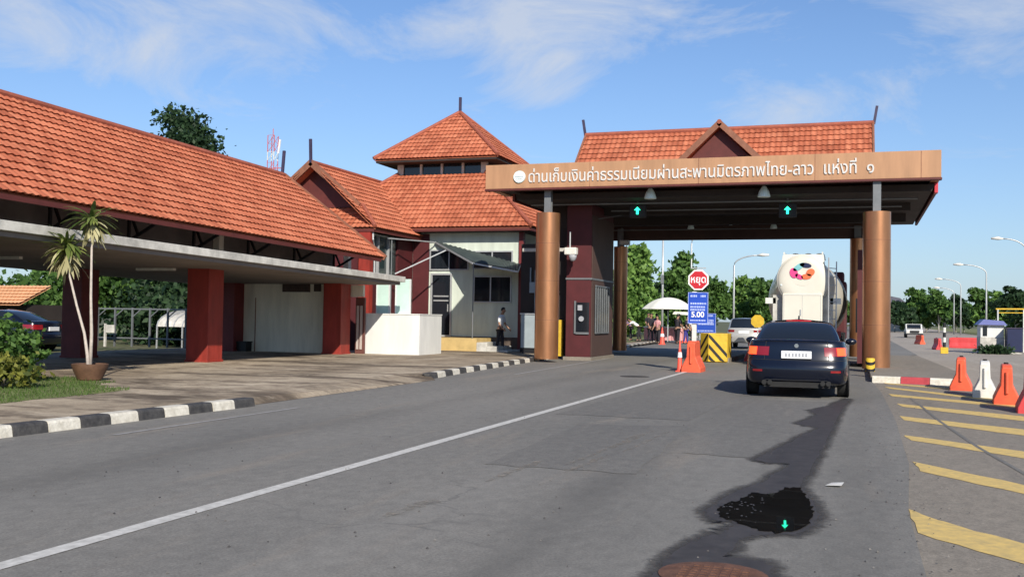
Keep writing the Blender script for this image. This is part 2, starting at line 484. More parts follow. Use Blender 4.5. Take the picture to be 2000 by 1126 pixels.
# ------------------------------------------------------------------ mesh helpers
class MB:
    def __init__(s):
        s.v, s.f, s.m, s.uv = [], [], [], []
        s.mi = 0

    def face(s, idx, uv=None):
        s.f.append(tuple(idx))
        s.m.append(s.mi)
        s.uv.append(uv)

    def add(s, vs):
        b = len(s.v)
        s.v.extend([tuple(x) for x in vs])
        return b

    def box(s, x0, x1, y0, y1, z0, z1, T=None):
        p = [(x, y, z) for z in (z0, z1) for x, y in ((x0, y0), (x1, y0), (x1, y1), (x0, y1))]
        if T is not None:
            p = [T @ Vector(q) for q in p]
        b = s.add(p)
        for q in ((3, 2, 1, 0), (4, 5, 6, 7), (0, 1, 5, 4), (1, 2, 6, 5), (2, 3, 7, 6), (3, 0, 4, 7)):
            s.face([b + i for i in q])
        return s

    def bar(s, p0, p1, w, h=None, up=(0, 0, 1)):
        """rectangular bar from p0 to p1"""
        p0, p1 = Vector(p0), Vector(p1)
        h = h or w
        d = (p1 - p0).normalized()
        u = Vector(up)
        if abs(d.dot(u)) > 0.98:
            u = Vector((0, 1, 0))
        a = d.cross(u).normalized()
        c = a.cross(d)
        q = []
        for p in (p0, p1):
            for i, j in ((-1, -1), (1, -1), (1, 1), (-1, 1)):
                q.append(p + a * (w / 2 * i) + c * (h / 2 * j))
        b = s.add(q)
        for k in ((3, 2, 1, 0), (4, 5, 6, 7), (0, 1, 5, 4), (1, 2, 6, 5), (2, 3, 7, 6), (3, 0, 4, 7)):
            s.face([b + i for i in k])
        return s

    def tube(s, pts, r, n=8, caps=True):
        pts = [Vector(p) for p in pts]
        rs = r if isinstance(r, (list, tuple)) else [r] * len(pts)
        rings = []
        for i, p in enumerate(pts):
            d = (pts[min(i + 1, len(pts) - 1)] - pts[max(i - 1, 0)]).normalized()
            u = Vector((0, 0, 1)) if abs(d.z) < 0.95 else Vector((1, 0, 0))
            a = d.cross(u).normalized()
            c = a.cross(d)
            rings.append(s.add([p + (a * math.cos(2 * math.pi * k / n) + c * math.sin(2 * math.pi * k / n)) * rs[i]
                                for k in range(n)]))
        for i in range(len(rings) - 1):
            for k in range(n):
                k2 = (k + 1) % n
                s.face([rings[i] + k, rings[i] + k2, rings[i + 1] + k2, rings[i + 1] + k])
        if caps:
            s.face([rings[0] + k for k in range(n)][::-1])
            s.face([rings[-1] + k for k in range(n)])
        return s

    def lathe(s, prof, c=(0, 0, 0), n=20, axis='z'):
        rings = []
        for r, z in prof:
            q = []
            for k in range(n):
                a = 2 * math.pi * k / n
                if axis == 'z':
                    q.append((c[0] + r * math.cos(a), c[1] + r * math.sin(a), c[2] + z))
                elif axis == 'y':
                    q.append((c[0] + r * math.cos(a), c[1] + z, c[2] + r * math.sin(a)))
                else:
                    q.append((c[0] + z, c[1] + r * math.cos(a), c[2] + r * math.sin(a)))
            rings.append(s.add(q))
        for i in range(len(rings) - 1):
            for k in range(n):
                k2 = (k + 1) % n
                s.face([rings[i] + k, rings[i] + k2, rings[i + 1] + k2, rings[i + 1] + k])
        s.face([rings[0] + k for k in range(n)][::-1])
        s.face([rings[-1] + k for k in range(n)])
        return s

    def prism(s, poly, y0, y1, axis='y'):
        """polygon in the plane normal to axis, extruded from y0 to y1"""
        def P(a, b, t):
            return {'y': (a, t, b), 'x': (t, a, b), 'z': (a, b, t)}[axis]
        n = len(poly)
        b0 = s.add([P(a, b, y0) for a, b in poly])
        b1 = s.add([P(a, b, y1) for a, b in poly])
        s.face([b0 + i for i in range(n)])
        s.face([b1 + i for i in range(n)][::-1])
        for i in range(n):
            j = (i + 1) % n
            s.face([b0 + i, b1 + i, b1 + j, b0 + j])
        return s

    def sheet(s, pts, th=0.0):
        b = s.add(pts)
        n = len(pts)
        s.face([b + i for i in range(n)])
        if th:
            p = [Vector(q) for q in pts]
            nn = (p[1] - p[0]).cross(p[2] - p[1]).normalized() * th
            c = s.add([q - nn for q in p])
            s.face([c + i for i in range(n)][::-1])
            for i in range(n):
                j = (i + 1) % n
                s.face([b + i, c + i, c + j, b + j])
        return s

    def grid(s, fn, na, nb, off=0.0):
        """surface fn(a,b), a,b in 0..1"""
        def nrm(a, b):
            e = 1e-3
            a0, a1, b0, b1 = max(a - e, 0), min(a + e, 1), max(b - e, 0), min(b + e, 1)
            u = Vector(fn(a1, b)) - Vector(fn(a0, b))
            v = Vector(fn(a, b1)) - Vector(fn(a, b0))
            k = u.cross(v)
            return k.normalized() if k.length > 1e-12 else Vector((0, 0, 0))
        q = []
        for i in range(na + 1):
            for j in range(nb + 1):
                a, b = i / na, j / nb
                p = Vector(fn(a, b))
                if off:
                    p = p + nrm(a, b) * off
                q.append(p)
        b0 = s.add(q)
        for i in range(na):
            for j in range(nb):
                k = b0 + i * (nb + 1) + j
                s.face([k, k + nb + 1, k + nb + 2, k + 1])
        return s

    def tiles(s, A, B, Cc, D, tile=0.19, row=0.31):
        """roof plane of wavy clay tiles: eave A->B, top D->C"""
        A, B, Cc, D = map(Vector, (A, B, Cc, D))
        u = (B - A).normalized()
        L = (B - A).length
        n = u.cross(D - A).normalized()
        if n.z < 0:
            n = -n
        v = n.cross(u)
        if v.z < 0:
            v = -v
        Sl = (D - A).dot(v)
        lD, rC = (D - A).dot(u), (Cc - A).dot(u)
        rows = max(2, round(Sl / row))
        rh = Sl / rows
        sp = 5
        fl = u.cross(v).dot(n) > 0
        for r in range(rows):
            prev = None
            bands = []
            for t, lift in ((r * rh + 0.035, 0.0), (r * rh, 0.038), ((r + 1) * rh + 0.035, -0.002)):
                tt = min(t, Sl)
                lo = lD * tt / Sl
                hi = L + (rC - L) * tt / Sl
                bands.append((tt, lift, lo, hi))
            k0 = int(math.floor(min(b[2] for b in bands) / tile * sp))
            k1 = int(math.ceil(max(b[3] for b in bands) / tile * sp))
            base = []
            for tt, lift, lo, hi in bands:
                q = []
                for k in range(k0, k1 + 1):
                    x = min(max(k * tile / sp, lo), hi)
                    h = 0.026 * (0.5 + 0.5 * math.cos(2 * math.pi * k / sp)) + lift
                    q.append(A + u * x + v * tt + n * h)
                base.append(s.add(q))
            for bnd in range(2):
                for k in range(k1 - k0):
                    a, b = base[bnd] + k, base[bnd] + k + 1
                    c, d = base[bnd + 1] + k + 1, base[bnd + 1] + k
                    if (s.v[a] == s.v[b]) and (s.v[c] == s.v[d]):
                        continue
                    uu = (k0 + k + 0.5) / sp + 0.25
                    uv = [(uu, r + 0.5)] * 4
                    if fl:
                        s.face((a, b, c, d), uv)
                    else:
                        s.face((d, c, b, a), uv[::-1])
        # underside
        c = [p - n * 0.06 for p in (A, B, Cc, D)]
        b = s.add(c)
        s.face((b + 3, b + 2, b + 1, b), [(0.5, 0.5)] * 4)
        return s

    def build(s, name, mats, parent=None, smooth=False, local=False, bevel=0.0, recalc=True, auto=None):
        me = bpy.data.meshes.new(name)
        me.from_pydata(s.v, [], s.f)
        if any(x is not None for x in s.uv):
            lay = me.uv_layers.new(name='UVMap')
            flat = []
            for f, x in zip(s.f, s.uv):
                flat.extend(x if x else [(0.5, 0.5)] * len(f))
            lay.data.foreach_set('uv', np.array(flat, dtype=np.float32).ravel())
        if not isinstance(mats, (list, tuple)):
            mats = [mats]
        for k in mats:
            me.materials.append(M[k])
        if len(mats) > 1:
            me.polygons.foreach_set('material_index', s.m)
        if recalc:
            bm = bmesh.new()
            bm.from_mesh(me)
            bmesh.ops.recalc_face_normals(bm, faces=bm.faces)
            bm.to_mesh(me)
            bm.free()
        if smooth:
            me.polygons.foreach_set('use_smooth', [True] * len(me.polygons))
            if auto:
                me.set_sharp_from_angle(angle=R(auto))
        me.validate()
        me.update()
        o = bpy.data.objects.new(name, me)
        COL.objects.link(o)
        if parent is not None:
            o.parent = parent
            if not local:
                root = parent
                loc = Vector((0, 0, 0))
                while root is not None:
                    loc += root.location
                    root = root.parent
                o.location = -loc
        if bevel:
            bv = o.modifiers.new('bevel', 'BEVEL')
            bv.width = bevel
            bv.segments = 2
            bv.limit_method = 'ANGLE'
        return o


def thing(name, label, cat, loc=(0, 0, 0), rz=0.0, group=None):
    o = bpy.data.objects.new(name, None)
    o.empty_display_size = 0.3
    COL.objects.link(o)
    o.location = loc
    o.rotation_euler = (0, 0, rz)
    return tag(o, label, cat, group)


def tag(o, label, cat, group=None):
    o['label'] = label
    o['category'] = cat
    if group:
        o['group'] = group
    return o


def struct(o):
    o['kind'] = 'structure'
    return o


def dup(root, loc, rz=None, label=None, group=None, scale=None):
    r = root.copy()
    COL.objects.link(r)
    r.location = loc
    if rz is not None:
        r.rotation_euler = (0, 0, rz)
    if scale:
        r.scale = scale
    if label:
        r['label'] = label
    if group:
        r['group'] = group
    for ch in list(root.children):
        c = ch.copy()
        COL.objects.link(c)
        c.parent = r
        for g in list(ch.children):
            d = g.copy()
            COL.objects.link(d)
            d.parent = c
    return r


def text_polys(body, size, weight=0.0):
    """outlines of a line of text in the built-in font -> list of (outer, [holes]) after widening by weight"""
    cu = bpy.data.curves.new('lettering', 'FONT')
    cu.body = body
    cu.size = size
    cu.fill_mode = 'NONE'
    cu.resolution_u = 4
    o = bpy.data.objects.new('lettering', cu)
    COL.objects.link(o)
    dg = bpy.context.evaluated_depsgraph_get()
    cv = o.to_curve(dg)
    loops = []
    for sp in cv.splines:
        p = []
        bp = sp.bezier_points
        n = len(bp)
        for i in range(n):
            a, b = bp[i], bp[(i + 1) % n]
            straight = (a.handle_right - a.co).length < 1e-6 and (b.handle_left - b.co).length < 1e-6
            for k in range(1 if straight else 4):
                t = k / 4
                q = (a.co * (1 - t) ** 3 + a.handle_right * 3 * t * (1 - t) ** 2 + b.handle_left * 3 * t * t * (1 - t) + b.co * t ** 3)
                p.append((q.x, q.y))
        c = []
        for q in p:
            if not c or (abs(q[0] - c[-1][0]) + abs(q[1] - c[-1][1])) > 1e-4:
                c.append(q)
        if len(c) > 2:
            loops.append(c)
    o.to_curve_clear()
    bpy.data.objects.remove(o)
    return loops


def area(p):
    return 0.5 * sum(p[i][0] * p[(i + 1) % len(p)][1] - p[(i + 1) % len(p)][0] * p[i][1] for i in range(len(p)))


def inside(pt, p):
    c = False
    x, y = pt
    for i in range(len(p)):
        (x0, y0), (x1, y1) = p[i], p[i - 1]
        if (y0 > y) != (y1 > y) and x < (x1 - x0) * (y - y0) / (y1 - y0) + x0:
            c = not c
    return c


def widen(p, w):
    n = len(p)
    out = []
    for i in range(n):
        a, b, c = Vector(p[i - 1]), Vector(p[i]), Vector(p[(i + 1) % n])
        d1, d2 = (b - a), (c - b)
        if d1.length < 1e-7 or d2.length < 1e-7:
            out.append(p[i])
            continue
        d1.normalize()
        d2.normalize()
        n1, n2 = Vector((d1.y, -d1.x)), Vector((d2.y, -d2.x))
        k = n1 + n2
        if k.length < 0.3:
            out.append((b.x + n1.x * w, b.y + n1.y * w))
            continue
        k = k / max(k.dot(n1), 0.5)
        out.append((b.x + k.x * w, b.y + k.y * w))
    return out


def text_mesh(mb, body, size, fit_w, put, depth, weight=0.0, spread=None):
    """adds the lettering to mb; put(x,y,d) maps text plane to 3-D; fit_w scales to that width"""
    loops = text_polys(body, size)
    x0 = min(q[0] for p in loops for q in p)
    x1 = max(q[0] for p in loops for q in p)
    k = fit_w / (x1 - x0)
    pos = sum(max(area(p), 0) for p in loops)
    neg = -sum(min(area(p), 0) for p in loops)
    sgn = 1 if pos > neg else -1
    lp = []
    for p in loops:
        p = [((q[0] - x0) * k, q[1] * size / size * (spread or k)) for q in p]
        if sgn < 0:
            p = p[::-1]
        lp.append(p)
    outers = [p for p in lp if area(p) > 0]
    holes = [p for p in lp if area(p) < 0]
    for h in list(holes):
        if not any(inside(h[0], p) for p in outers):
            holes.remove(h)
            outers.append(h[::-1])
    for oi, p in enumerate(outers):
        hs = [h for h in holes if inside(h[0], p)]
        allp = [widen(p, weight)] + [widen(h, weight * 0.7) for h in hs]
        verts, faces = [], []
        for q in allp:
            b = len(verts)
            verts.extend([Vector(x) for x in q])
            faces.append(list(range(b, b + len(q))))
        r = delaunay_2d_cdt(verts, [], faces, 1, 1e-6)
        vo, fo, src = r[0], r[2], r[4]
        d = depth + (oi % 3) * 0.0012
        b = mb.add([put(q.x, q.y, d) for q in vo])
        b2 = mb.add([put(q.x, q.y, 0) for q in vo])
        cnt = {}
        for f in fo:
            cxx = sum(vo[i].x for i in f) / len(f)
            cyy = sum(vo[i].y for i in f) / len(f)
            if not any(inside((cxx, cyy), h) for h in allp[1:]):
                mb.face([b + i for i in f])
                for i in range(len(f)):
                    e = (f[i], f[(i + 1) % len(f)])
                    cnt[e] = 1
        for (i, j) in list(cnt):
            if (j, i) not in cnt:
                mb.face([b + j, b + i, b2 + i, b2 + j])


# ------------------------------------------------------------------ foliage
def leaf_mesh(name, cents, sizes, mname, seed, parent, up=0.3, local=True):
    g = np.random.default_rng(seed)
    n = len(cents)
    c = np.asarray(cents, dtype=np.float64)
    d = g.normal(size=(n, 3))
    d[:, 2] -= up * 0.5
    d /= np.linalg.norm(d, axis=1, keepdims=True)
    a = g.normal(size=(n, 3))
    a -= d * (a * d).sum(1, keepdims=True)
    a /= np.linalg.norm(a, axis=1, keepdims=True)
    s = np.asarray(sizes)[:, None]
    nrm = np.cross(d, a)
    v = np.empty((n, 4, 3))
    v[:, 0] = c - d * s * 0.5
    v[:, 1] = c + a * s * 0.3 + nrm * s * 0.08
    v[:, 2] = c + d * s * 0.5
    v[:, 3] = c - a * s * 0.3 + nrm * s * 0.08
    me = bpy.data.meshes.new(name)
    me.vertices.add(n * 4)
    me.vertices.foreach_set('co', v.reshape(-1))
    me.loops.add(n * 4)
    me.loops.foreach_set('vertex_index', np.arange(n * 4, dtype=np.int32))
    me.polygons.add(n)
    me.polygons.foreach_set('loop_start', np.arange(0, n * 4, 4, dtype=np.int32))
    me.update(calc_edges=True)
    me.materials.append(M[mname])
    o = bpy.data.objects.new(name, me)
    COL.objects.link(o)
    if parent:
        o.parent = parent
    return o


def crown_points(g, lobes, n, shell=0.55):
    """points through several ellipsoidal lobes broken into clumps"""
    w = np.array([l[3] * l[4] * l[5] for l in lobes]) ** 0.66
    w /= w.sum()
    pts = []
    for l, k in zip(lobes, w):
        m = int(n * k)
        nc = max(6, m // 55)
        d = g.normal(size=(nc, 3))
        d /= np.linalg.norm(d, axis=1, keepdims=True)
        rr = (shell + (1 - shell) * g.random((nc, 1)) ** 0.7)
        cc = d * rr * np.array(l[3:6]) + np.array(l[0:3])
        cs = 0.16 + 0.16 * g.random(nc)
        idx = g.integers(0, nc, m)
        q = g.normal(size=(m, 3)) * (cs[idx][:, None] * (np.array(l[3:6]).mean()))
        q[:, 2] *= 0.6
        pts.append(cc[idx] + q)
    return np.concatenate(pts)


def tree(name, label, loc, h, w, trunk_h, mname, n, leaf, seed, group=None, tmat='trunk', columnar=False, trunk_r=None):
    g = np.random.default_rng(seed)
    t = thing(name, label, 'tree', loc, 0, group)
    cr = h - trunk_h
    lobes = []
    k = 6 if not columnar else 4
    for i in range(k):
        a = g.random() * 6.28
        f = i / (k - 1)
        rad = w * 0.5 * (0.42 + 0.2 * g.random()) * (1.05 - 0.45 * f)
        off = w * 0.28 * (1 - f * 0.8)
        lobes.append((math.cos(a) * off, math.sin(a) * off, trunk_h + cr * (0.2 + 0.62 * f), rad, rad, cr * 0.26))
    tb = MB()
    r0 = trunk_r or max(0.06, h * 0.022)
    tb.tube([(0, 0, -0.1), (0.02 * h * (g.random() - .5), 0, trunk_h * 0.6), (0.03 * h * (g.random() - .5), 0.0, trunk_h + cr * 0.45)],
            [r0, r0 * 0.8, r0 * 0.35], 8)
    for l in lobes:
        tb.tube([(0, 0, trunk_h * (0.75 + 0.3 * g.random())), (l[0] * 0.5, l[1] * 0.5, (trunk_h + l[2]) / 2), (l[0], l[1], l[2])],
                [r0 * 0.5, r0 * 0.35, r0 * 0.12], 6)
    tb.build('trunk', tmat, t, smooth=True, local=True)
    p = crown_points(g, lobes, n)
    leaf_mesh('crown', p, leaf * (0.6 + 0.8 * g.random(len(p))), mname, seed, t)
    return t


def tile_roof_ridge(mb, p0, p1, r=0.085):
    mb.tube([p0, p1], r, 8)


# ================================================================== GROUND
g = MB()
g.sheet([(-900, -60, -0.05), (900, -60, -0.05), (900, 1800, -0.05), (-900, 1800, -0.05)])
struct(g.build('ground', 'soil'))
g = MB()
g.sheet([(0.2, -20, -0.016), (60, -20, -0.016), (60, 420, -0.016), (0.2, 420, -0.016)])
struct(g.build('side_road', 'concrete'))
g = MB()
g.sheet([(0.3, -20, -0.008), (2.9, -20, -0.008), (3.1, 12, -0.008), (2.75, 25.9, -0.008), (0.3, 25.9, -0.008)])
struct(g.build('painted_apron', 'apron'))
g = MB()
g.sheet([(-12, -20, 0), (0.34, -20, 0), (0.38, 3, 0), (0.37, 8.2, 0), (0.5, 11, 0), (0.54, 16, 0), (0.48, 22, 0), (0.32, 27, 0),
         (0.25, 44, 0), (2.6, 50, 0), (2.8, 420, 0), (-13, 420, 0), (-13, 66, 0)])
struct(g.build('road', 'road'))
g = MB()
g.sheet([(-23.5, -20, 0.1), (-8.95, -20, 0.1), (-8.95, 13.4, 0.1), (-9.7, 14.0, 0.1), (-9.8, 21.0, 0.1), (-9.15, 21.3, 0.1),
         (-9.98, 33, 0.1), (-10.35, 39, 0.1), (-10.75, 51, 0.1), (-11.4, 66, 0.1), (-23.5, 66, 0.1)])
g.sheet([(-9.7, 14.0, 0.1), (-8.95, 13.4, 0.1), (-8.75, 13.6, 0.004), (-8.8, 20.9, 0.004), (-9.15, 21.3, 0.1), (-9.8, 21.0, 0.1)])
struct(g.build('forecourt', 'forecourt', recalc=False))

# grass verge to the left, beyond the gate
g = MB()
g.sheet([(-60, 46, 0.12), (-11.9, 46, 0.12), (-12.6, 66, 0.12), (-14, 120, 0.12), (-60, 120, 0.12)])
M['verge'] = mat('dry_verge', (0.20, 0.19, 0.08), 0.95, 0.3, 0.5, col2=(0.11, 0.14, 0.04), bump=0.3, bscale=8)
struct(g.build('grass_verge', 'verge'))
# strip of lawn beyond the far carriageway
g = MB()
g.sheet([(14, 100, -0.004), (200, 80, -0.004), (200, 420, -0.004), (24, 420, -0.004)])
struct(g.build('far_lawn', 'verge'))

# road patch, streaks of sand, wear
g = MB()
for x0, y0, ln, w in ((-2.62, 9.4, 3.6, 0.10), (-2.5, 9.0, 1.4, 0.06), (-2.35, 10.5, 2.4, 0.05), (-3.0, 8.2, 1.6, 0.09), (-3.1, 6.4, 1.0, 0.16)):
    n = 14
    L_, R_ = [], []
    for i in range(n + 1):
        t = i / n
        k = math.sin(math.pi * t) ** 0.6 * w * (0.5 + rnd.random())
        xx = x0 + 0.16 * t * ln / 3 + rnd.uniform(-.02, .02)
        L_.append((xx - k / 2, y0 + t * ln, 0.008))
        R_.append((xx + k / 2, y0 + t * ln, 0.008))
    g.sheet(L_ + R_[::-1])
struct(g.build('sand_streak', 'sand'))


def ragged(poly, amp, seed, sub=6):
    r = random.Random(seed)
    out = []
    n = len(poly)
    for i in range(n):
        a, b = poly[i], poly[(i + 1) % n]
        for k in range(sub):
            t = k / sub
            out.append((a[0] + (b[0] - a[0]) * t + r.uniform(-amp, amp), a[1] + (b[1] - a[1]) * t + r.uniform(-amp * 2.5, amp * 2.5)))
    return out


def flat(poly, z):
    vv, _, ff, _, _, _ = delaunay_2d_cdt([Vector(p) for p in poly], [], [list(range(len(poly)))], 1, 1e-5)
    m = MB()
    b = m.add([(p.x, p.y, z) for p in vv])
    for f in ff:
        m.face(f)
    return m


for kk, pp in enumerate(([(-3.35, 9.2), (-1.9, 9.2), (-1.95, 10.7), (-2.1, 13.6), (-3.5, 13.3)], [(-1.75, 10.9), (-0.55, 10.7), (-0.5, 19), (-1.75, 19)],
                         [(-4.2, 14.5), (-2.2, 14.4), (-2.0, 24), (-3.9, 25)])):
    struct(flat(ragged(pp, .03, 60 + kk, 9), .0035).build('road_patch', 'patch', recalc=False))

# wet trail with a standing puddle
wet = [(-0.21, 20.0), (-0.50, 17.9), (-0.74, 17.0), (-0.60, 16.2), (-0.82, 14.6), (-0.50, 14.2), (-0.70, 12.9), (-1.0, 10.7), (-0.88, 10.45),
       (-0.64, 10.5), (-0.80, 9.2), (-0.97, 8.6), (-1.08, 7.65), (-0.98, 7.3), (-0.82, 7.25), (-0.86, 6.95), (-1.02, 6.55), (-1.10, 5.95), (-1.04, 5.3),
       (-0.5, 5.2), (-0.36, 5.75), (-0.47, 6.2), (-0.70, 6.26), (-0.68, 6.7), (-0.60, 6.88), (-0.34, 7.02), (-0.22, 7.6), (-0.30, 8.4), (-0.42, 9.1),
       (-0.38, 10.6), (-0.30, 12.8), (-0.25, 15.5), (-0.16, 18.5), (-0.1, 20.0)]
M['damp'] = mat('damp_asphalt', (0.056, 0.051, 0.047), 0.75, 0.3, 5, spec=0.25, bump=0.2, bscale=120)
wr = ragged(wet if area(wet) > 0 else wet[::-1], 0.018, 3)
g = MB()
lo_, hi_ = widen(wr, -0.035), widen(ragged(wr, .012, 31, 1), 0.085)
n_ = len(wr)
b = g.add([(x, y, .0052) for x, y in lo_])
b2 = g.add([(x, y, .0052) for x, y in hi_])
for k in range(n_):
    k2 = (k + 1) % n_
    g.face([b + k, b + k2, b2 + k2, b2 + k], [(1, 0), (1, 0), (0, 0), (0, 0)])
o = g.build('damp_rim', 'damp', recalc=False)
struct(o)
n, l = M['damp'].node_tree.nodes, M['damp'].node_tree.links
uv_ = n.new('ShaderNodeUVMap')
uv_.uv_map = 'UVMap'
sp2 = n.new('ShaderNodeSeparateXYZ')
l.new(uv_.outputs[0], sp2.inputs[0])
k_ = n.new('ShaderNodeTexNoise')
k_.inputs['Scale'].default_value = 22
k_.inputs['Detail'].default_value = 6
tcd = n.new('ShaderNodeTexCoord')
l.new(tcd.outputs['Object'], k_.inputs['Vector'])
ad = n.new('ShaderNodeMath')
ad.operation = 'MULTIPLY_ADD'
l.new(k_.outputs['Fac'], ad.inputs[0])
ad.inputs[1].default_value = 1.1
ad.inputs[2].default_value = -.62
a2 = n.new('ShaderNodeMath')
a2.operation = 'ADD'
a2.use_clamp = True
l.new(sp2.outputs['X'], a2.inputs[0])
l.new(ad.outputs[0], a2.inputs[1])
l.new(a2.outputs[0], n['Principled BSDF'].inputs['Alpha'])
struct(flat(widen(wr, -0.03), 0.006).build('wet_patch', 'wet', recalc=False))
pud = [(-0.98, 7.72), (-0.95, 7.95), (-0.86, 8.2), (-0.80, 8.55), (-0.62, 8.6), (-0.58, 8.95), (-0.45, 8.98), (-0.36, 8.5), (-0.31, 8.1), (-0.29, 7.6), (-0.34, 7.2), (-0.5, 7.02), (-0.66, 7.1), (-0.82, 7.32), (-0.92, 7.42)]
struct(flat(ragged(pud, 0.016, 5), 0.011).build('puddle', 'puddle', recalc=False))

sp_ = MB()
r9 = random.Random(19)
for k in range(46):
    x, y = r9.gauss(-.80, .10), r9.gauss(7.9, .38)
    if not inside((x, y), pud):
        continue
    q = r9.uniform(.004, .012)
    b = sp_.add([(x + q * math.cos(a) * r9.uniform(.6, 1.2), y + q * 1.6 * math.sin(a) * r9.uniform(.6, 1.2), .0135) for a in (0, 1.05, 2.1, 3.14, 4.2, 5.2)])
    sp_.face(range(b, b + 6))
M['gravel'] = mat('wet_gravel', (0.085, 0.078, 0.07), 0.5, 0.4, 30)
struct(sp_.build('gravel_specks', 'gravel', recalc=False))

gr = MB()
r11 = random.Random(41)
for k in range(900):
    y = 4.2 + 22 * r11.random() ** 1.8
    x = r11.uniform(-8.6, 2.6) if k % 3 else r11.gauss(.35, .25)
    q = r11.uniform(.004, .013)
    a = r11.uniform(0, 6.28)
    b = gr.add([(x + q * math.cos(a + t_), y + q * math.sin(a + t_), .003) for t_ in (0, 2.1, 4.2)] + [(x, y, .004 + q * .8)])
    for f in ((0, 1, 3), (1, 2, 3), (2, 0, 3)):
        gr.face([b + c_ for c_ in f])
o = gr.build('road_grit', ['gravel'], recalc=False)
o['kind'] = 'stuff'
o['label'] = 'loose grit and pebbles scattered over the asphalt'

# lines
g = MB()
g.sheet([(-4.49, -6, 0.004), (-4.36, -6, 0.004), (-4.36, 28.0, 0.004), (-4.49, 28.0, 0.004)])
struct(g.build('lane_line', 'line'))
g = MB()
g.sheet([(-8.02, 9.6, 0.004), (-7.93, 9.6, 0.004), (-7.90, 13.6, 0.004), (-7.98, 13.6, 0.004)])
g.sheet([(-8.05, 24, 0.004), (-7.95, 24, 0.004), (-8.35, 36, 0.004), (-8.47, 36, 0.004)])
struct(g.build('edge_line', 'fline'))
bars = [[(0.37, 8.39), (0.40, 7.45), (0.94, 6.76), (2.9, 4.8), (2.95, 5.6), (1.03, 7.37), (0.60, 7.95)],
        [(0.55, 11.29), (0.59, 10.61), (1.33, 9.54), (2.9, 7.5), (2.95, 8.05), (1.41, 10.09)],
        [(0.57, 13.94), (0.62, 13.36), (1.69, 12.12), (2.95, 10.6), (3.0, 11.2), (1.78, 12.77)],
        [(0.61, 16.78), (0.67, 16.1), (2.04, 14.62), (2.95, 13.6), (3.0, 14.4), (2.16, 15.49)],
        [(0.67, 19.36), (0.75, 18.67), (2.32, 16.84), (2.9, 16.3), (2.95, 17.2), (2.47, 17.68)],
        [(0.60, 21.96), (0.66, 21.24), (2.57, 19.45), (2.68, 20.13)],
        [(0.59, 24.42), (0.67, 23.73), (2.39, 21.04), (2.49, 21.72)],
        [(0.58, 26.0), (0.68, 25.5), (1.98, 23.99), (2.06, 24.76)]]
g = MB()
for k, b in enumerate(bars):
    q = flat(ragged(b, 0.012, 20 + k, 5), -0.0045)
    bb = g.add(q.v)
    for f in q.f:
        g.face([i + bb for i in f])
o = g.build('yellow_hatching', 'yline', recalc=False)
struct(o)
# seam crack across the apron
g = MB()
pts = [(0.95, 21.0), (1.12, 16.2), (1.3, 13.0), (1.52, 10.6), (1.7, 9.0), (1.95, 8.3), (2.6, 8.2)]
for (a, b) in zip(pts[:-1], pts[1:]):
    g.sheet([(a[0], a[1], -0.004), (a[0] + 0.05, a[1], -0.004), (b[0] + 0.05, b[1], -0.004), (b[0], b[1], -0.004)])
struct(g.build('tar_seam', 'patch'))


# kerbs: black and white painted stones
def kerb(name, path, seg, mats, w=0.17, h=0.13, start=0):
    mb = MB()
    P = [Vector((x, y, 0)) for x, y in path]
    d = [0]
    for a, b in zip(P[:-1], P[1:]):
        d.append(d[-1] + (b - a).length)

    def at(t):
        for i in range(len(P) - 1):
            if t <= d[i + 1] or i == len(P) - 2:
                return P[i].lerp(P[i + 1], (t - d[i]) / (d[i + 1] - d[i]))
    n = max(1, round(d[-1] / seg))
    s = d[-1] / n
    for i in range(n):
        a, b = at(i * s + 0.006), at((i + 1) * s - 0.006)
        dr = (b - a).normalized()
        nn = Vector((-dr.y, dr.x, 0)) * w
        j = rnd.uniform(-.008, .008)
        prof = [(0, 0.0), (0.02, h * 0.8), (0.035, h * 0.95), (0.06, h), (w, h)]
        mb.mi = (i + start) % 2
        ra = mb.add([a + nn.normalized() * (p + j) + Vector((0, 0, q - 0.02)) for p, q in prof])
        rb = mb.add([b + nn.normalized() * (p + j) + Vector((0, 0, q - 0.02)) for p, q in prof])
        k = len(prof)
        for q in range(k - 1):
            mb.face([ra + q, rb + q, rb + q + 1, ra + q + 1])
        mb.face([ra + q for q in range(k)])
        mb.face([rb + q for q in range(k)][::-1])
    return struct(mb.build(name, mats))


kerb('kerb', [(-9.15, 3.0), (-8.82, 8.8), (-8.70, 12.0), (-8.62, 13.5)], 0.5, ['kblack', 'kwhite'], 0.2, 0.15)
kerb('kerb', [(-9.0, 21.1), (-9.3, 24), (-9.66, 28.5), (-9.93, 33.4), (-10.2, 39.0)], 0.62, ['kblack', 'kwhite'], 0.2, 0.15)
kerb('kerb', [(-10.5, 46.0), (-11.9, 66.0), (-13, 100)], 0.8, ['kblack', 'kwhite'], 0.2, 0.15)

# traffic island under the right-hand columns
g = MB()
g.prism([(0.32, 26.2), (2.25, 25.9), (2.6, 28), (2.3, 44), (0.32, 44)], -0.02, 0.14, axis='z')
struct(g.build('traffic_island', 'apron'))
kerb('kerb', [(2.25, 25.72), (1.72, 25.78), (1.05, 25.88), (0.34, 26.0)][::-1], 0.62, ['kwhite', 'kred'], 0.17, 0.17)
g = MB()
g.prism([(-5.1, 35.2), (-4.1, 35.2), (-4.1, 43.5), (-5.1, 43.5)], -0.02, 0.15, axis='z')
struct(g.build('centre_island', 'apron'))

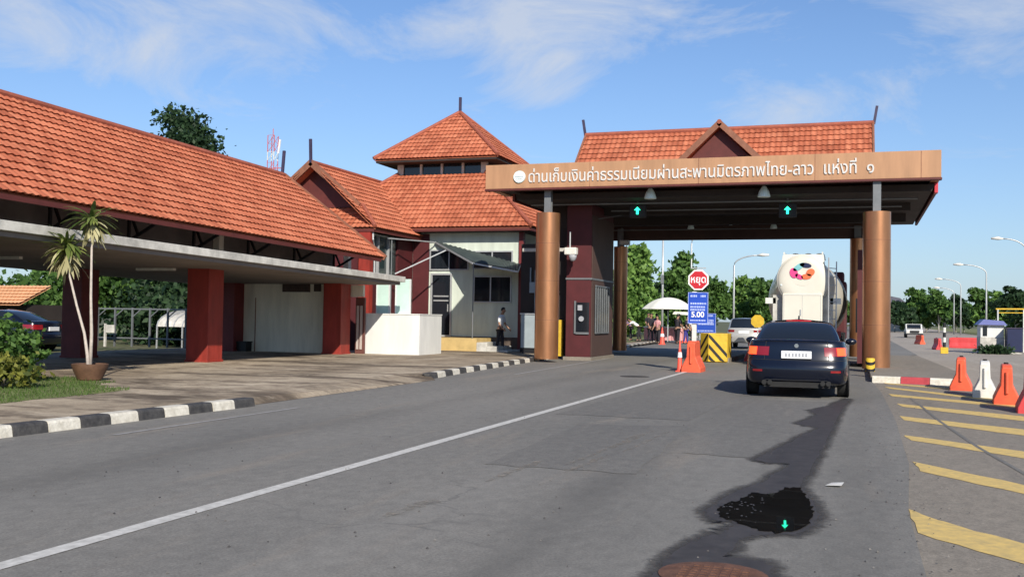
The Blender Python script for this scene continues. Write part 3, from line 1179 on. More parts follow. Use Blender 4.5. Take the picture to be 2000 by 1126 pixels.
# manholes and litter
g = MB()
g.lathe([(0.36, 0.0), (0.36, 0.007), (0.30, 0.008)], (-5.18, 24.9, 0), 28)
tag(g.build('manhole_cover', 'iron'), 'dark round manhole cover in the left lane', 'manhole cover')
g = MB()
g.lathe([(0.30, 0.0), (0.30, 0.012), (0.26, 0.016)], (-0.74, 5.72, 0), 32)
for i in range(-4, 5):
    for j in range(-4, 5):
        if i * i + j * j < 14:
            g.box(-0.74 + i * 0.055 - 0.018, -0.74 + i * 0.055 + 0.018, 5.72 + j * 0.055 - 0.018, 5.72 + j * 0.055 + 0.018, 0.012, 0.021)
tag(g.build('manhole_cover', 'rust'), 'rusty manhole cover beside the wet trail in the foreground', 'manhole cover')
g = MB()
g.sheet([(-0.25, 9.22, 0.012), (-0.12, 9.2, 0.02), (-0.10, 9.33, 0.03), (-0.2, 9.38, 0.014)], 0.002)
tag(g.build('scrap_of_paper', 'wplastic'), 'small white scrap of litter lying on the asphalt', 'litter')

# ================================================================== PAVILION (long roof on the left)
TILT = -0.0165
px0, py0 = -18.4, 14.4
P = thing('pavilion', 'long open pavilion with terracotta roof, red square columns and a thin pale canopy slab', 'building', (px0, py0, 0))


def tilt(o):
    o.rotation_euler.x = TILT
    return o


def PL(mb, name, m, parent=P, t=True, **k):
    o = mb.build(name, m, parent, local=True, **k)
    return tilt(o) if t else o


Y0, Y1 = -8.0, 15.7
EZ, RZ = 3.53, 6.32
g = MB()
g.tiles((3.8, Y1, EZ), (3.8, Y0, EZ), (0, Y0, RZ), (0, Y1, RZ))
g.tiles((-3.8, Y0, EZ), (-3.8, Y1, EZ), (0, Y1, RZ), (0, Y0, RZ))
roof = PL(g, 'roof', 'tile', recalc=False)
g = MB()
g.tube([(0, Y0, RZ + 0.03), (0, Y1, RZ + 0.03)], 0.09, 8)
PL(g, 'ridge_cap', 'ridge', roof, t=False)
g = MB()
for sx in (1, -1):
    g.box(sx * 3.74 - 0.03, sx * 3.74 + 0.03, Y0 + .05, Y1 - .1, EZ - 0.13, EZ - 0.035)
PL(g, 'fascia_board', 'darkred', roof, t=False)
g = MB()
for sx in (1, -1):
    g.bar((sx * 3.85, Y1 + 0.03, EZ + 0.0), (0, Y1 + 0.03, RZ + 0.02), 0.06, 0.18)
PL(g, 'verge_board', 'barge', roof, t=False)
g = MB()
g.prism([(-3.5, EZ + 0.1), (3.5, EZ + 0.1), (0, RZ - 0.15)], Y1 - 0.35, Y1 - 0.25)
PL(g, 'gable_wall', 'cream')
g = MB()
g.bar((0, Y1 - 0.1, RZ), (0, Y1 - 0.02, RZ + 0.85), 0.09, 0.07)
PL(g, 'finial', 'navy')
g = MB()
g.box(-4.2, 4.1, Y0, 16.8, 2.80, 2.98)
PL(g, 'canopy_slab', 'slab', bevel=0.01)
g = MB()
g.box(-4.1, 4.0, Y0 + 0.1, 16.6, 2.70, 2.795)
PL(g, 'slab_soffit', 'soffit')
g = MB()
for sx in (2.05, -2.2):
    g.box(sx - 0.07, sx + 0.07, Y0, Y1 - 0.3, 2.985, 4.55)
PL(g, 'upper_wall', 'upper')
cols_y = [-6.0, 0.6, 8.9, 16.2]
for yy in cols_y:
    for xx in (1.9, -2.2):
        m = MB()
        m.box(xx - 0.335, xx + 0.335, yy - 0.335, yy + 0.335, 0.09, 2.72 + TILT * yy)
        m.box(xx - 0.36, xx + 0.36, yy - 0.36, yy + 0.36, 0.09, 0.16)
        c = PL(m, 'column', 'redcol' if xx > 0 else 'maroon', t=False, bevel=0.012)
        m = MB()
        m.box(2.13, 2.32, yy - 0.1, yy + 0.1, 2.985, 4.4)
        if xx > 0:
            PL(m, 'post', 'cream')
for k in range(10):
    yy = Y0 + 0.9 + k * 2.46
    m = MB()
    m.bar((2.14, yy, 3.0), (3.45, yy, 3.72), 0.06)
    m.bar((2.35, yy, 3.02), (2.35, yy, 4.2), 0.06)
    m.bar((2.16, yy + 0.16, 3.95), (2.5, yy + .16, 3.25), 0.05)
    PL(m, 'bracket', 'black')
g = MB()
g.box(-2.0, 1.57, 16.45, 16.6, 0.09, 2.45)
g.box(1.9, 2.53, 16.85, 16.99, 2.02, 2.42)
PL(g, 'back_wall', 'cream', t=False)
g = MB()
g.box(-1.98, -1.96, 16.43, 16.448, 0.1, 1.95)
g.box(-1.40, -1.375, 16.43, 16.448, 0.1, 1.95)
PL(g, 'wall_joint', 'barge', t=False)
# brown door with two pale louvred panels, beside the last red column
g = MB()
g.box(2.27, 2.6, 16.85, 16.95, 0.1, 2.0)
d = PL(g, 'door', 'door', t=False)
g = MB()
g.box(2.32, 2.40, 16.82, 16.848, 0.25, 1.72)
g.box(2.45, 2.53, 16.82, 16.848, 0.25, 1.72)
PL(g, 'louvre_panel', 'louvre', d, t=False)
# ceiling tubes
for (xx, yy) in ((0.8, 0.5), (-0.4, 4.2), (0.8, 8.2)):
    m = MB()
    m.box(xx - 0.6, xx + 0.6, yy - 0.05, yy + 0.05, 2.63, 2.695)
    PL(m, 'ceiling_lamp', 'wplastic')

g = MB()
g.box(-18.72, -17.66, 30.80, 30.845, 2.16, 2.44)
for k in range(5):
    g.box(-18.62 + k * 0.2, -18.5 + k * 0.2, 30.785, 30.80, 2.25, 2.36)
tag(g.build('name_board', 'plaque'), 'long dark wooden board on the shaded cream wall', 'name board')
g = MB()
g.box(-17.5, -17.24, 30.80, 30.845, 2.18, 2.44)
g.box(-17.44, -17.30, 30.785, 30.80, 2.24, 2.38)
tag(g.build('wall_plate', 'plaque'), 'small square dark plate right of the long board on the cream wall', 'wall plate')
g = MB()
g.box(-20.33, -19.9, 30.45, 30.82, 0.1, 0.40)
g.box(-20.35, -19.88, 30.43, 30.84, 0.40, 0.44)
tag(g.build('floor_box', 'black'), 'low black box on the floor against the cream wall', 'box')

# white parapet and pale green panels at the pavilion's end
t = thing('parapet_wall', 'bright white low wall with a corner beside the pavilion door', 'wall', (-14.9, 31.6, 0))
g = MB()
g.box(-15.92, -13.87, 31.5, 31.62, 0.08, 1.44)
g.build('front_face', 'white', t)
g = MB()
g.box(-13.99, -13.87, 31.622, 33.4, 0.08, 1.44)
g.build('side_face', 'white', t)
g = MB()
g.box(-15.94, -13.85, 31.48, 33.42, 1.442, 1.475)
g.build('coping', 'white', t)
for (x0, x1, lab) in ((-16.0, -15.55, 'pale mint panel standing left behind the white low wall'), (-15.27, -14.75, 'pale mint panel standing right behind the white low wall')):
    t = thing('screen_panel', lab, 'screen', ((x0 + x1) / 2, 32.6, 0))
    g = MB()
    g.box(x0, x1, 32.6, 32.64, 0.1, 2.68)
    g.build('panel', 'mint', t)
    g = MB()
    g.box(x0 - 0.03, x0, 32.58, 32.66, 0.1, 2.68)
    g.box(x1, x1 + 0.03, 32.58, 32.66, 0.1, 2.68)
    g.build('frame', 'white', t)

# ================================================================== GABLED HOUSE (B)
Bh = thing('gabled_house', 'maroon house with terracotta gable roof between the pavilion and the tower', 'building', (-19.85, 37.0, 0))
bx0, bx1, bcx = -22.9, -16.8, -19.85
ez, rz, yf, yg, yb = 4.62, 7.2, 33.95, 34.9, 42.5
sl = (rz - ez) / (bx1 - bcx)
g = MB()
# main slopes (start at gable plane, widen to the hip below)
zsk = 5.50
xk = bcx + (rz - zsk) / sl
g.tiles((bx1, yb, ez), (bx1, yf, ez), (bcx + 0.0, yg - 0.35, rz), (bcx, yb, rz))
g.tiles((bx0, yf, ez), (bx0, yb, ez), (bcx, yb, rz), (bcx, yg - 0.35, rz))
# skirt below the gable
g.tiles((bx0, yf, ez), (bx1, yf, ez), (xk + 0.05, yg + 0.2, zsk), (2 * bcx - xk - 0.05, yg + 0.2, zsk))
bro = g.build('roof', 'tile', Bh, recalc=False)
g = MB()
g.tube([(bcx, yg - 0.4, rz + 0.03), (bcx, yb, rz + 0.03)], 0.09, 8)
g.tube([(bx1, yf, ez + 0.06), (xk + 0.05, yg - 0.05, zsk + 0.08)], 0.075, 8)
g.tube([(bx0, yf, ez + 0.06), (2 * bcx - xk - 0.05, yg - 0.05, zsk + 0.08)], 0.075, 8)
g.build('ridge_cap', 'ridge', bro)
g = MB()
g.prism([(2 * bcx - xk, zsk + 0.02), (xk, zsk + 0.02), (bcx, rz - 0.1)], yg + 0.15, yg + 0.25)
g.build('gable', 'darkred', Bh)
for sx in (1, -1):
    g = MB()
    ex = bcx + sx * (xk - bcx + 0.06)
    g.bar((bcx - sx * 0.02, yg - 0.38, rz + 0.02), (ex, yg - 0.38, zsk + 0.0), 0.10, 0.24)
    g.build('bargeboard', 'barge', Bh)
g = MB()
g.bar((bcx, yg - 0.4, rz), (bcx, yg - 0.46, rz + 0.9), 0.10, 0.08)
g.build('finial', 'navy', Bh)
g = MB()
g.box(bx0 + 0.1, bx1 - 0.06, yf + 0.04, yf + 0.09, ez - 0.14, ez - 0.03)
g.box(bx1 - 0.11, bx1 - 0.06, yf + 0.09, 38.3, ez - 0.14, ez - 0.03)
g.build('fascia_board', 'darkred', Bh)
g = MB()
g.box(bx0 + 0.3, bx1 - 0.35, yf + 0.1, 38.2, ez - 0.10, ez - 0.06)
g.build('soffit', 'dsoffit', Bh)
g = MB()
wx = -17.25
g.box(bx0 + 0.6, wx - 0.02, 34.25, 34.4, 0.1, ez - 0.12)
g.box(wx - 0.16, wx, 34.25, 38.35, 0.1, 2.9)
g.box(wx - 0.16, wx, 36.9, 38.35, 2.9, ez - 0.12)
g.build('wall', 'booth', Bh)  # the darker maroon paints in shade under eave and awning
g = MB()
g.box(-17.45, -17.0, 33.95, 34.24, 0.1, 4.46)
g.build('corner_post', 'redcol', Bh)
for (ya, yb_) in ((34.45, 35.1), (35.2, 36.0), (36.1, 36.85)):
    g = MB()
    g.box(wx - 0.1, wx - 0.06, ya, yb_, 2.9, 4.45)
    w = g.build('window', 'gglass', Bh)
    g = MB()
    g.box(wx - 0.12, wx + 0.03, ya - 0.06, ya, 2.9, 4.45)
    g.box(wx - 0.12, wx + 0.03, ya, yb_, 4.41, 4.47)
    g.build('window_frame', 'lsteel', w)
g = MB()
g.tube([(-16.95, 34.1, 4.6), (-16.95, 34.1, 4.2), (-17.0, 34.35, 3.9), (-17.0, 34.35, 2.9)], 0.035, 8)
g.build('drainpipe', 'lsteel', Bh)
# interior block so that nothing shows through
g = MB()
g.box(bx0 + 0.7, wx - 0.3, 34.6, 38.2, 0.0, ez - 0.15)
g.build('inner_wall', 'dsoffit', Bh)

# ================================================================== TOWER BUILDING (C)
tcx, tcy = -17.05, 42.8
C_ = thing('tower_building', 'two tiered building with pyramid terracotta roof over a dark window band', 'building', (tcx, tcy, 0))


def hip(mb, cx, cy, he, ze, ht, zt, rad=0.085, caps=None):
    e = [(cx - he, cy - he, ze), (cx + he, cy - he, ze), (cx + he, cy + he, ze), (cx - he, cy + he, ze)]
    tt = [(cx - ht, cy - ht, zt), (cx + ht, cy - ht, zt), (cx + ht, cy + ht, zt), (cx - ht, cy + ht, zt)]
    for i in range(4):
        j = (i + 1) % 4
        mb.tiles(e[i], e[j], tt[j], tt[i])
        if caps is not None:
            q = MB()
            q.tube([Vector(e[i]) + Vector((0, 0, .06)), Vector(tt[i]) + Vector((0, 0, .06))], rad, 8)
            caps.append(q)


g, cp = MB(), []
hip(g, tcx, tcy, 5.05, 4.95, 2.05, 7.53, caps=cp)
lr = g.build('lower_roof', 'tile', C_, recalc=False)
for q in cp:
    q.build('hip_cap', 'ridge', lr)
g = MB()
for sx, sy in ((0, -1), (1, 0), (-1, 0)):
    if sy:
        g.box(tcx - 4.98, tcx + 4.98, tcy - 5.0, tcy - 4.95, 4.80, 4.93)
    else:
        g.box(tcx + sx * 4.975 - .025, tcx + sx * 4.975 + .025, tcy - 4.94, tcy + 4.9, 4.80, 4.93)
g.build('fascia_board', 'darkred', lr)
g = MB()
g.box(tcx - 4.9, tcx + 4.9, tcy - 4.9, tcy + 4.9, 4.78, 4.83)
g.build('soffit', 'dsoffit', C_)
g, cp = MB(), []
hip(g, tcx, tcy, 2.86, 8.13, 0.03, 10.55, caps=cp)
ur = g.build('upper_roof', 'tile', C_, recalc=False)
for q in cp:
    q.build('hip_cap', 'ridge', ur)
g = MB()
g.box(tcx - 2.78, tcx + 2.78, tcy - 2.78, tcy + 2.78, 8.0, 8.09)
g.build('eave_soffit', 'dsoffit', ur)
g = MB()
g.bar((tcx, tcy, 10.5), (tcx, tcy, 11.3), 0.11, 0.09)
g.build('finial', 'navy', C_)
g = MB()
g.box(tcx - 1.9, tcx + 1.9, tcy - 1.9, tcy + 1.9, 7.3, 8.0)
g.build('clerestory', 'black', C_)
for k in range(5):
    xx = tcx - 2.02 + 0.07 + k * (4.04 - 0.14) / 4
    wd = 0.14 if k in (0, 4) else 0.05
    g = MB()
    g.box(xx - wd, xx + wd, tcy - 2.04, tcy - 1.905, 7.45, 8.0)
    g.build('pillar', 'slab', C_)
for k in range(4):
    xx = tcx - 1.95 + 0.06 + k * 0.975
    g = MB()
    g.box(xx + 0.03, xx + 0.9, tcy - 1.96, tcy - 1.93, 7.55, 7.98)
    g.build('clerestory_window', 'glass', C_)
for k in range(3):
    yy = tcy - 1.0 + k * 1.4
    g = MB()
    g.box(tcx + 1.905, tcx + 2.04, yy - 0.05, yy + 0.05, 7.45, 8.0)
    g.build('pillar', 'slab', C_)
# ground storey walls, raised floor
fy = 38.4
wxr = -12.66
g = MB()
g.box(-21.0, wxr, fy, fy + 0.2, 0.62, 4.80)
g.box(wxr - 0.2, wxr, fy + 0.2, 47, 0.62, 4.80)
cw = g.build('wall', 'greenwall', C_)
g = MB()
g.box(-21.0, wxr + 0.1, fy - 0.04, 47, 0.05, 0.62)
g.build('plinth', 'brass', C_)


def cwin(name, x0, x1, z0, z1, mull=(), fr=0.05, fm='lsteel'):
    m = MB()
    m.box(x0, x1, fy - 0.03, fy - 0.005, z0, z1)
    w = m.build(name, 'glass', C_)
    m = MB()
    m.box(x0 - fr, x0, fy - 0.06, fy - 0.004, z0 - fr, z1 + fr)
    m.box(x1, x1 + fr, fy - 0.06, fy - 0.004, z0 - fr, z1 + fr)
    m.box(x0, x1, fy - 0.06, fy - 0.004, z1, z1 + fr)
    m.box(x0, x1, fy - 0.06, fy - 0.004, z0 - fr, z0)
    for q in mull:
        m.box(q - 0.025, q + 0.025, fy - 0.055, fy - 0.032, z0, z1)
    m.build('frame', fm, w)
    return w


cwin('transom_window', -16.45, -14.85, 3.32, 4.05, (-15.65,))
cwin('transom_window', -14.6, -12.98, 3.36, 4.0, (-13.8,))
cwin('window', -14.53, -13.02, 2.03, 3.0, (-13.85,))
d = cwin('door', -16.36, -15.58, 0.66, 3.08, fr=0.07)
m = MB()
m.box(-16.3, -15.65, fy - 0.05, fy - 0.035, 2.02, 2.07)
m.box(-16.3, -15.65, fy - 0.05, fy - 0.035, 2.2, 2.25)
m.box(-15.68, -15.65, fy - 0.09, fy - 0.035, 1.6, 1.9)
m.build('handle_bar', 'lsteel', d)
g = MB()
g.box(wxr - 0.02, wxr + 0.16, fy - 0.07, fy + 0.2, 0.05, 4.78)
g.build('corner_post', 'maroon', C_)
g = MB()
g.box(-17.24, -16.53, fy - 0.05, fy - 0.002, 0.1, 4.75)
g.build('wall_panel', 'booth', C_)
# side glazing on the tower's right wall, dark
g = MB()
g.box(wxr + 0.002, wxr + 0.03, fy + 0.5, fy + 3.5, 0.7, 4.3)
g.build('side_window', 'black', C_)

# ochre landing and steps in front of the tower door
t = thing('entrance_steps', 'ochre concrete landing with steps in front of the dark tower door', 'steps', (-14.3, 37.4, 0))
g = MB()
g.box(-16.2, -13.75, 36.6, 38.34, 0.08, 0.58)
g.build('landing', 'wood', t, bevel=0.015)
g = MB()
for k in range(3):
    g.box(-13.748 + k * 0.42, -13.33 + k * 0.42 - 0.003, 36.6, 38.34, 0.08, 0.44 - k * 0.14)
g.build('step', 'slab', t, bevel=0.012)

# metal awning between house and tower
t = thing('awning', 'dark sloping metal awning on thin poles in front of the tower door', 'awning', (-14.5, 37.2, 0))
g = MB()
aw = [Vector(p) for p in ((-16.25, 38.3, 4.46), (-14.05, 36.8, 3.52), (-12.2, 36.8, 3.19), (-12.6, 38.3, 3.52))]


def awn(a, b):
    p = aw[0].lerp(aw[3], a).lerp(aw[1].lerp(aw[2], a), b)
    return (p.x, p.y, p.z + 0.018 * math.sin(a * 110))


g.grid(awn, 90, 3)
g.build('sheet', 'awning', t, recalc=False)
g = MB()
dz_ = Vector((0, 0, -.05))
for k in range(4):
    g.bar(aw[k] + dz_, aw[(k + 1) % 4] + dz_, 0.045, 0.06)
g.bar((-16.75, 35.6, 3.0), (-15.2, 36.9, 3.98), 0.045)
g.bar((-17.0, 35.4, 4.35), (-16.2, 38.2, 4.40), 0.04)
g.build('frame', 'lsteel', t)
for (xx, yy, zt) in ((-16.9, 35.6, 4.3), (-13.98, 36.75, 3.5)):
    g = MB()
    g.tube([(xx, yy, 0.1), (xx, yy, zt)], 0.022, 8)
    g.build('pole', 'steel', t)

# blue-grey cabinet and dark utility frame by the first column
t = thing('utility_cabinet', 'blue grey metal cabinet standing left of the round column', 'cabinet', (-11.48, 36.1, 0))
g = MB()
g.box(-11.75, -11.2, 35.9, 36.35, 0.3, 1.52)
g.build('body', 'cabinet', t, bevel=0.01)
g = MB()
g.box(-11.78, -11.17, 35.87, 36.38, 1.522, 1.58)
g.build('lid', 'lsteel', t)
g = MB()
g.box(-11.7, -11.25, 35.95, 36.3, 0.1, 0.3)
g.build('base', 'black', t)
t = thing('service_rack', 'dark service rack with pale pipes behind the blue grey cabinet', 'rack', (-11.6, 36.8, 0))
g = MB()
g.box(-12.1, -10.9, 36.9, 37.0, 0.1, 4.2)
g.build('back_board', 'dsoffit', t)
g = MB()
g.tube([(-11.5, 36.85, 1.6), (-11.5, 36.85, 3.2)], 0.04, 8)
g.tube([(-11.7, 36.85, 2.4), (-11.7, 36.85, 3.3)], 0.03, 8)
g.box(-11.72, -11.38, 36.78, 36.89, 2.35, 2.75)
g.build('pipe', 'cabinet', t)
g = MB()
g.box(-10.75, -8.9, 32.9, 33.0, 3.64, 3.75)
o = g.build('light_bracket', 'slab')
tag(o, 'pale horizontal bracket passing behind the left round column', 'bracket')
g = MB()
g.box(-9.92, -9.62, 34.0, 34.25, 0.1, 1.35)
tag(g.build('warning_board', 'yellow', bevel=0.01), 'yellow board leaning behind the left round column', 'board')

# ================================================================== TOLL GATE (D)
D_ = thing('toll_gate', 'wide toll gate with peach fascia beam, copper columns and terracotta roof', 'gate', (-4.5, 31.3, 0))
g = MB()
g.box(-11.5, 2.23, 31.2, 31.45, 5.56, 6.34)
fb = g.build('fascia_beam', 'beam', D_, bevel=0.012)
g = MB()
g.box(2.0, 2.23, 31.452, 33.3, 5.56, 6.34)
g.box(-11.5, -11.27, 31.452, 33.3, 5.56, 6.34)
g.build('fascia_return', 'beam', D_)
g = MB()
for xx in (-8.0, -4.6, -1.2, 1.7):
    g.box(xx - 0.006, xx + 0.006, 31.192, 31.2, 5.57, 6.33)
g.build('panel_joint', 'barge', fb)
g = MB()
g.box(-11.52, 2.25, 31.18, 31.47, 5.50, 5.558)
g.build('lower_trim', 'darkred', fb)
g = MB()
text_mesh(g, 'ด่านเก็บเงินค่าธรรมเนียมผ่านสะพานมิตรภาพไทย-ลาว  แห่งที่  ๑', 0.6, 10.45, lambda x, y, d: (-10.02 + x, 31.197 - d, 5.745 + y - 0.0 + 0.0 * x),
          0.03, weight=0.003, spread=0.86)
g.build('lettering', 'letter', fb, recalc=False)
g = MB()
g.lathe([(0.02, -0.045), (0.15, -0.05), (0.17, -0.04), (0.19, -0.05), (0.2, 0.0)], (-10.33, 31.195, 5.93), 32, 'y')
em = g.build('emblem', 'emblem', fb)
g = MB()
g.box(-10.47, -10.19, 31.138, 31.145, 5.925, 5.94)
g.box(-10.43, -10.23, 31.138, 31.145, 5.86, 5.872)
g.build('emblem_relief', 'grey', em)
for (xx, yy, r, top, nm) in ((-9.47, 31.6, 0.385, 4.78, 'front'), (0.52, 31.4, 0.385, 4.62, 'front'), (-9.44, 42.2, 0.29, 4.45, 'rear'), (0.0, 42.2, 0.29, 4.7, 'rear')):
    g = MB()
    g.lathe([(r, 0.1), (r, top - 0.0), (r * 0.9, top + 0.002)], (xx, yy, 0), 40)
    c = g.build('column', 'copper', D_, smooth=True, auto=40)
    g = MB()
    for zz in (1.35, 2.6, 3.8):
        g.lathe([(r + 0.002, zz - 0.006), (r + 0.002, zz + 0.006)], (xx, yy, 0), 40)
    g.build('cladding_joint', 'barge', c)
    g = MB()
    zt = 5.55 if nm == 'front' else 5.2
    w2 = 0.11 if nm == 'front' else 0.13
    g.box(xx - w2, xx + w2, yy - 0.10, yy - 0.075, top, zt)
    g.box(xx - w2, xx + w2, yy + 0.075, yy + 0.10, top, zt)
    g.box(xx - 0.02, xx + 0.02, yy - 0.075, yy + 0.075, top, zt)
    g.build('steel_post', 'steel', D_)
# roof slab of the gate
g = MB()
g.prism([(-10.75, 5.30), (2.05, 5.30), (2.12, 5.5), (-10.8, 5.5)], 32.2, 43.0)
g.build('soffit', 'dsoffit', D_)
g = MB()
g.box(2.122, 2.2, 32.6, 43.0, 5.26, 5.52)
g.build('side_fascia', 'darkred', D_)
g = MB()
g.box(2.122, 2.215, 32.2, 32.598, 5.25, 5.53)
g.build('sunlit_fascia_tip', 'redtip', D_)  # brighter red paints sunlight onto the end of the dark fascia
g = MB()
g.box(-10.9, -10.82, 32.2, 43.0, 5.26, 5.52)
g.build('side_fascia', 'darkred', D_)
g = MB()
g.box(-10.0, 0.45, 42.25, 42.5, 4.72, 5.299)
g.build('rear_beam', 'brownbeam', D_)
g = MB()
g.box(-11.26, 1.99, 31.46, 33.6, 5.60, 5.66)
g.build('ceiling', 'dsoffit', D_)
for yy, z0 in ((35.2, 5.05), (38.6, 5.0)):
    g = MB()
    g.box(-10.2, 1.6, yy, yy + 0.22, z0, 5.299)
    g.build('cross_beam', 'dsoffit', D_)
g = MB()
g.tube([(-10.5, 33.0, 5.22), (1.7, 33.0, 5.18)], 0.03, 8)
g.tube([(-8.0, 34.2, 5.1), (1.3, 34.2, 5.08)], 0.025, 8)
g.tube([(-9.5, 40, 4.95), (0.8, 40, 4.95)], 0.02, 6)
g.tube([(-8.9, 33.6, 4.7), (-7.5, 36, 5.2)], 0.018, 6)
g.build('conduit', 'steel', D_)
# tiled roof with dormer
rx0, rx1, ry, rzz, rez, rhd = -9.68, 0.5, 37.0, 8.22, 5.45, 3.1
g = MB()
g.tiles((rx0, ry - rhd, rez), (rx1, ry - rhd, rez), (rx1, ry, rzz), (rx0, ry, rzz))
g.tiles((rx1, ry + rhd, rez), (rx0, ry + rhd, rez), (rx0, ry, rzz), (rx1, ry, rzz))
dr = g.build('roof', 'tile', D_, recalc=False)
g = MB()
g.tube([(rx0, ry, rzz + 0.04), (rx1, ry, rzz + 0.04)], 0.09, 8)
g.build('ridge_cap', 'ridge', dr)
for xx in (rx0 + 0.02, rx1 - 0.02):
    for sy in (1, -1):
        g = MB()
        g.bar((xx, ry + sy * rhd, rez - 0.03), (xx, ry, rzz - 0.03), 0.07, 0.2)
        g.build('verge_board', 'barge', dr)
g = MB()
for xx in (rx0 + 0.4, rx1 - 0.4):
    g.prism([(ry - rhd + 0.3, rez), (ry + rhd - 0.3, rez), (ry, rzz - 0.25)], xx - 0.05, xx + 0.05, axis='x')
g.build('gable_wall', 'darkred', D_)
for xx, s in ((rx0, -1), (rx1, 1)):
    g = MB()
    g.bar((xx, ry, rzz), (xx + s * 0.10, ry, rzz + 0.62), 0.09, 0.07)
    g.build('finial', 'navy', D_)
# dormer gable on the front slope
dx, dy_, dz = -4.42, 34.6, 8.02
hw = 1.28
zb = dz - hw * 0.95
g = MB()
g.tiles((dx - hw, 36.5, zb), (dx - hw, dy_, zb), (dx, dy_, dz), (dx, 36.95, dz))
g.tiles((dx + hw, dy_, zb), (dx + hw, 36.5, zb), (dx, 36.95, dz), (dx, dy_, dz))
dm = g.build('dormer_roof', 'tile', D_, recalc=False)
g = MB()
g.prism([(dx - hw + 0.1, zb - 0.1), (dx + hw - 0.1, zb - 0.1), (dx, dz - 0.12)], dy_ + 0.25, dy_ + 0.3)
g.build('dormer_face', 'darkred', dm)
for s in (1, -1):
    g = MB()
    g.bar((dx - s * 0.02, dy_ - 0.04, dz + 0.03), (dx + s * (hw + 0.05), dy_ - 0.04, zb - 0.03), 0.08, 0.19)
    g.build('bargeboard', 'barge', dm)
g = MB()
g.tube([(dx, dy_ - 0.1, dz + 0.05), (dx, 36.9, dz + 0.05)], 0.08, 8)
g.build('ridge_cap', 'ridge', dm)

# toll booths
t = thing('toll_booth', 'tall maroon toll booth with barred side window right of the left column', 'toll booth', (-9.0, 35.5, 0))
g = MB()
g.box(-9.36, -8.50, 33.5, 36.7, 0.12, 5.28)
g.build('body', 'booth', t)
g = MB()
g.box(-8.498, -8.47, 33.55, 36.65, 0.13, 4.9)
g.build('side_cladding', 'brownbeam', t)
g = MB()
g.box(-9.0, -8.55, 33.46, 33.498, 0.95, 1.95)
q = MB()
q.box(-10.15, -9.362, 34.2, 34.3, 0.12, 5.28)
q.build('side_screen', 'dsoffit', t)
w = g.build('front_window', 'glass', t)
q = MB()
q.box(-9.38, -8.455, 33.47, 36.68, 2.72, 2.78)
q.build('trim', 'steel', t)
q = MB()
q.box(-9.42, -8.44, 33.4, 36.8, 0.0, 0.118)
q.build('base', 'apron', t)
g = MB()
g.box(-9.06, -9.0, 33.44, 33.499, 0.9, 2.0)
g.box(-9.0, -8.55, 33.44, 33.499, 0.88, 0.95)
g.build('frame', 'steel', w)
g = MB()
g.box(-8.468, -8.45, 33.9, 35.9, 0.95, 2.5)
w = g.build('side_window', 'glass', t)
g = MB()
for k in range(7):
    g.box(-8.449, -8.42, 33.92 + k * 0.32, 33.96 + k * 0.32, 0.95, 2.5)
g.box(-8.449, -8.415, 33.9, 35.9, 0.9, 0.95)
g.box(-8.449, -8.415, 33.9, 35.9, 2.5, 2.55)
g.build('window_bar', 'steel', w)
g = MB()
g.box(-8.93, -8.78, 33.40, 33.455, 1.68, 1.86)
g.build('notice', 'grey', t)
g = MB()
g.lathe([(0.09, -0.03), (0.09, 0.0)], (-8.80, 33.42, 1.40), 16, 'y')
g.build('speaking_hole', 'grey', t)
t = thing('toll_booth', 'dark maroon toll booth hidden behind the right round column', 'toll booth', (0.4, 36.2, 0))
g = MB()
g.box(0.0, 1.0, 34.6, 38.0, 0.12, 3.75)
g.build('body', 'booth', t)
g = MB()
g.box(-0.03, -0.002, 35.0, 36.8, 1.1, 2.2)
w = g.build('side_window', 'glass', t)
g = MB()
for k in range(5):
    g.box(-0.05, -0.031, 35.05 + k * 0.42, 35.09 + k * 0.42, 1.1, 2.2)
g.build('window_bar', 'steel', w)

# security camera and floodlight brackets
t = thing('security_camera', 'white dome camera on a bracket right of the left column', 'camera', (-9.0, 32.9, 3.5))
g = MB()
g.box(-9.25, -8.83, 32.75, 33.0, 3.52, 3.76)
g.build('housing', 'wplastic', t, bevel=0.03)
g = MB()
g.lathe([(0.02, -0.20), (0.09, -0.16), (0.13, -0.06), (0.13, 0.02)], (-8.98, 32.87, 3.5), 16)
g.build('dome', 'grey', t, smooth=True)
g = MB()
g.tube([(-9.1, 32.95, 3.76), (-9.1, 32.95, 4.3)], 0.025, 8)
g.build('stem', 'lsteel', t)
t = thing('floodlight', 'small grey floodlight on top of the rear left column', 'floodlight', (-9.2, 41.6, 4.6))
g = MB()
g.box(-9.35, -8.95, 41.5, 41.8, 4.48, 4.68)
g.build('housing', 'lsteel', t, bevel=0.02)
g = MB()
g.box(-9.3, -9.0, 41.47, 41.5, 4.51, 4.64)
g.build('lens', 'wplastic', t)
g = MB()
g.bar((-9.45, 41.75, 4.4), (-9.3, 41.75, 5.2), 0.06)
g.build('bracket', 'steel', t)

# lane signals
def lane_signal(x, y, z, lab):
    t = thing('lane_signal', lab, 'signal', (x, y, z), 0, 'lane signals under the gate')
    g = MB()
    g.box(-0.27, 0.27, 0.02, 0.22, -0.22, 0.22)
    g.build('housing', 'black', t, local=True, bevel=0.02)
    g = MB()
    g.prism([(-0.035, -0.12), (0.035, -0.12), (0.035, 0.015), (0.10, 0.015), (0, 0.12), (-0.10, 0.015), (-0.035, 0.015)], -0.002, 0.019)
    g.build('arrow', 'green_led', t, local=True)
    g = MB()
    g.box(-0.03, 0.03, 0.08, 0.14, 0.22, 0.5)
    g.build('hanger', 'steel', t, local=True)


lane_signal(-2.1, 33.2, 4.92, 'lit green arrow signal over the right lane above the black car')
lane_signal(-6.89, 33.2, 4.99, 'lit green arrow signal over the empty left lane')


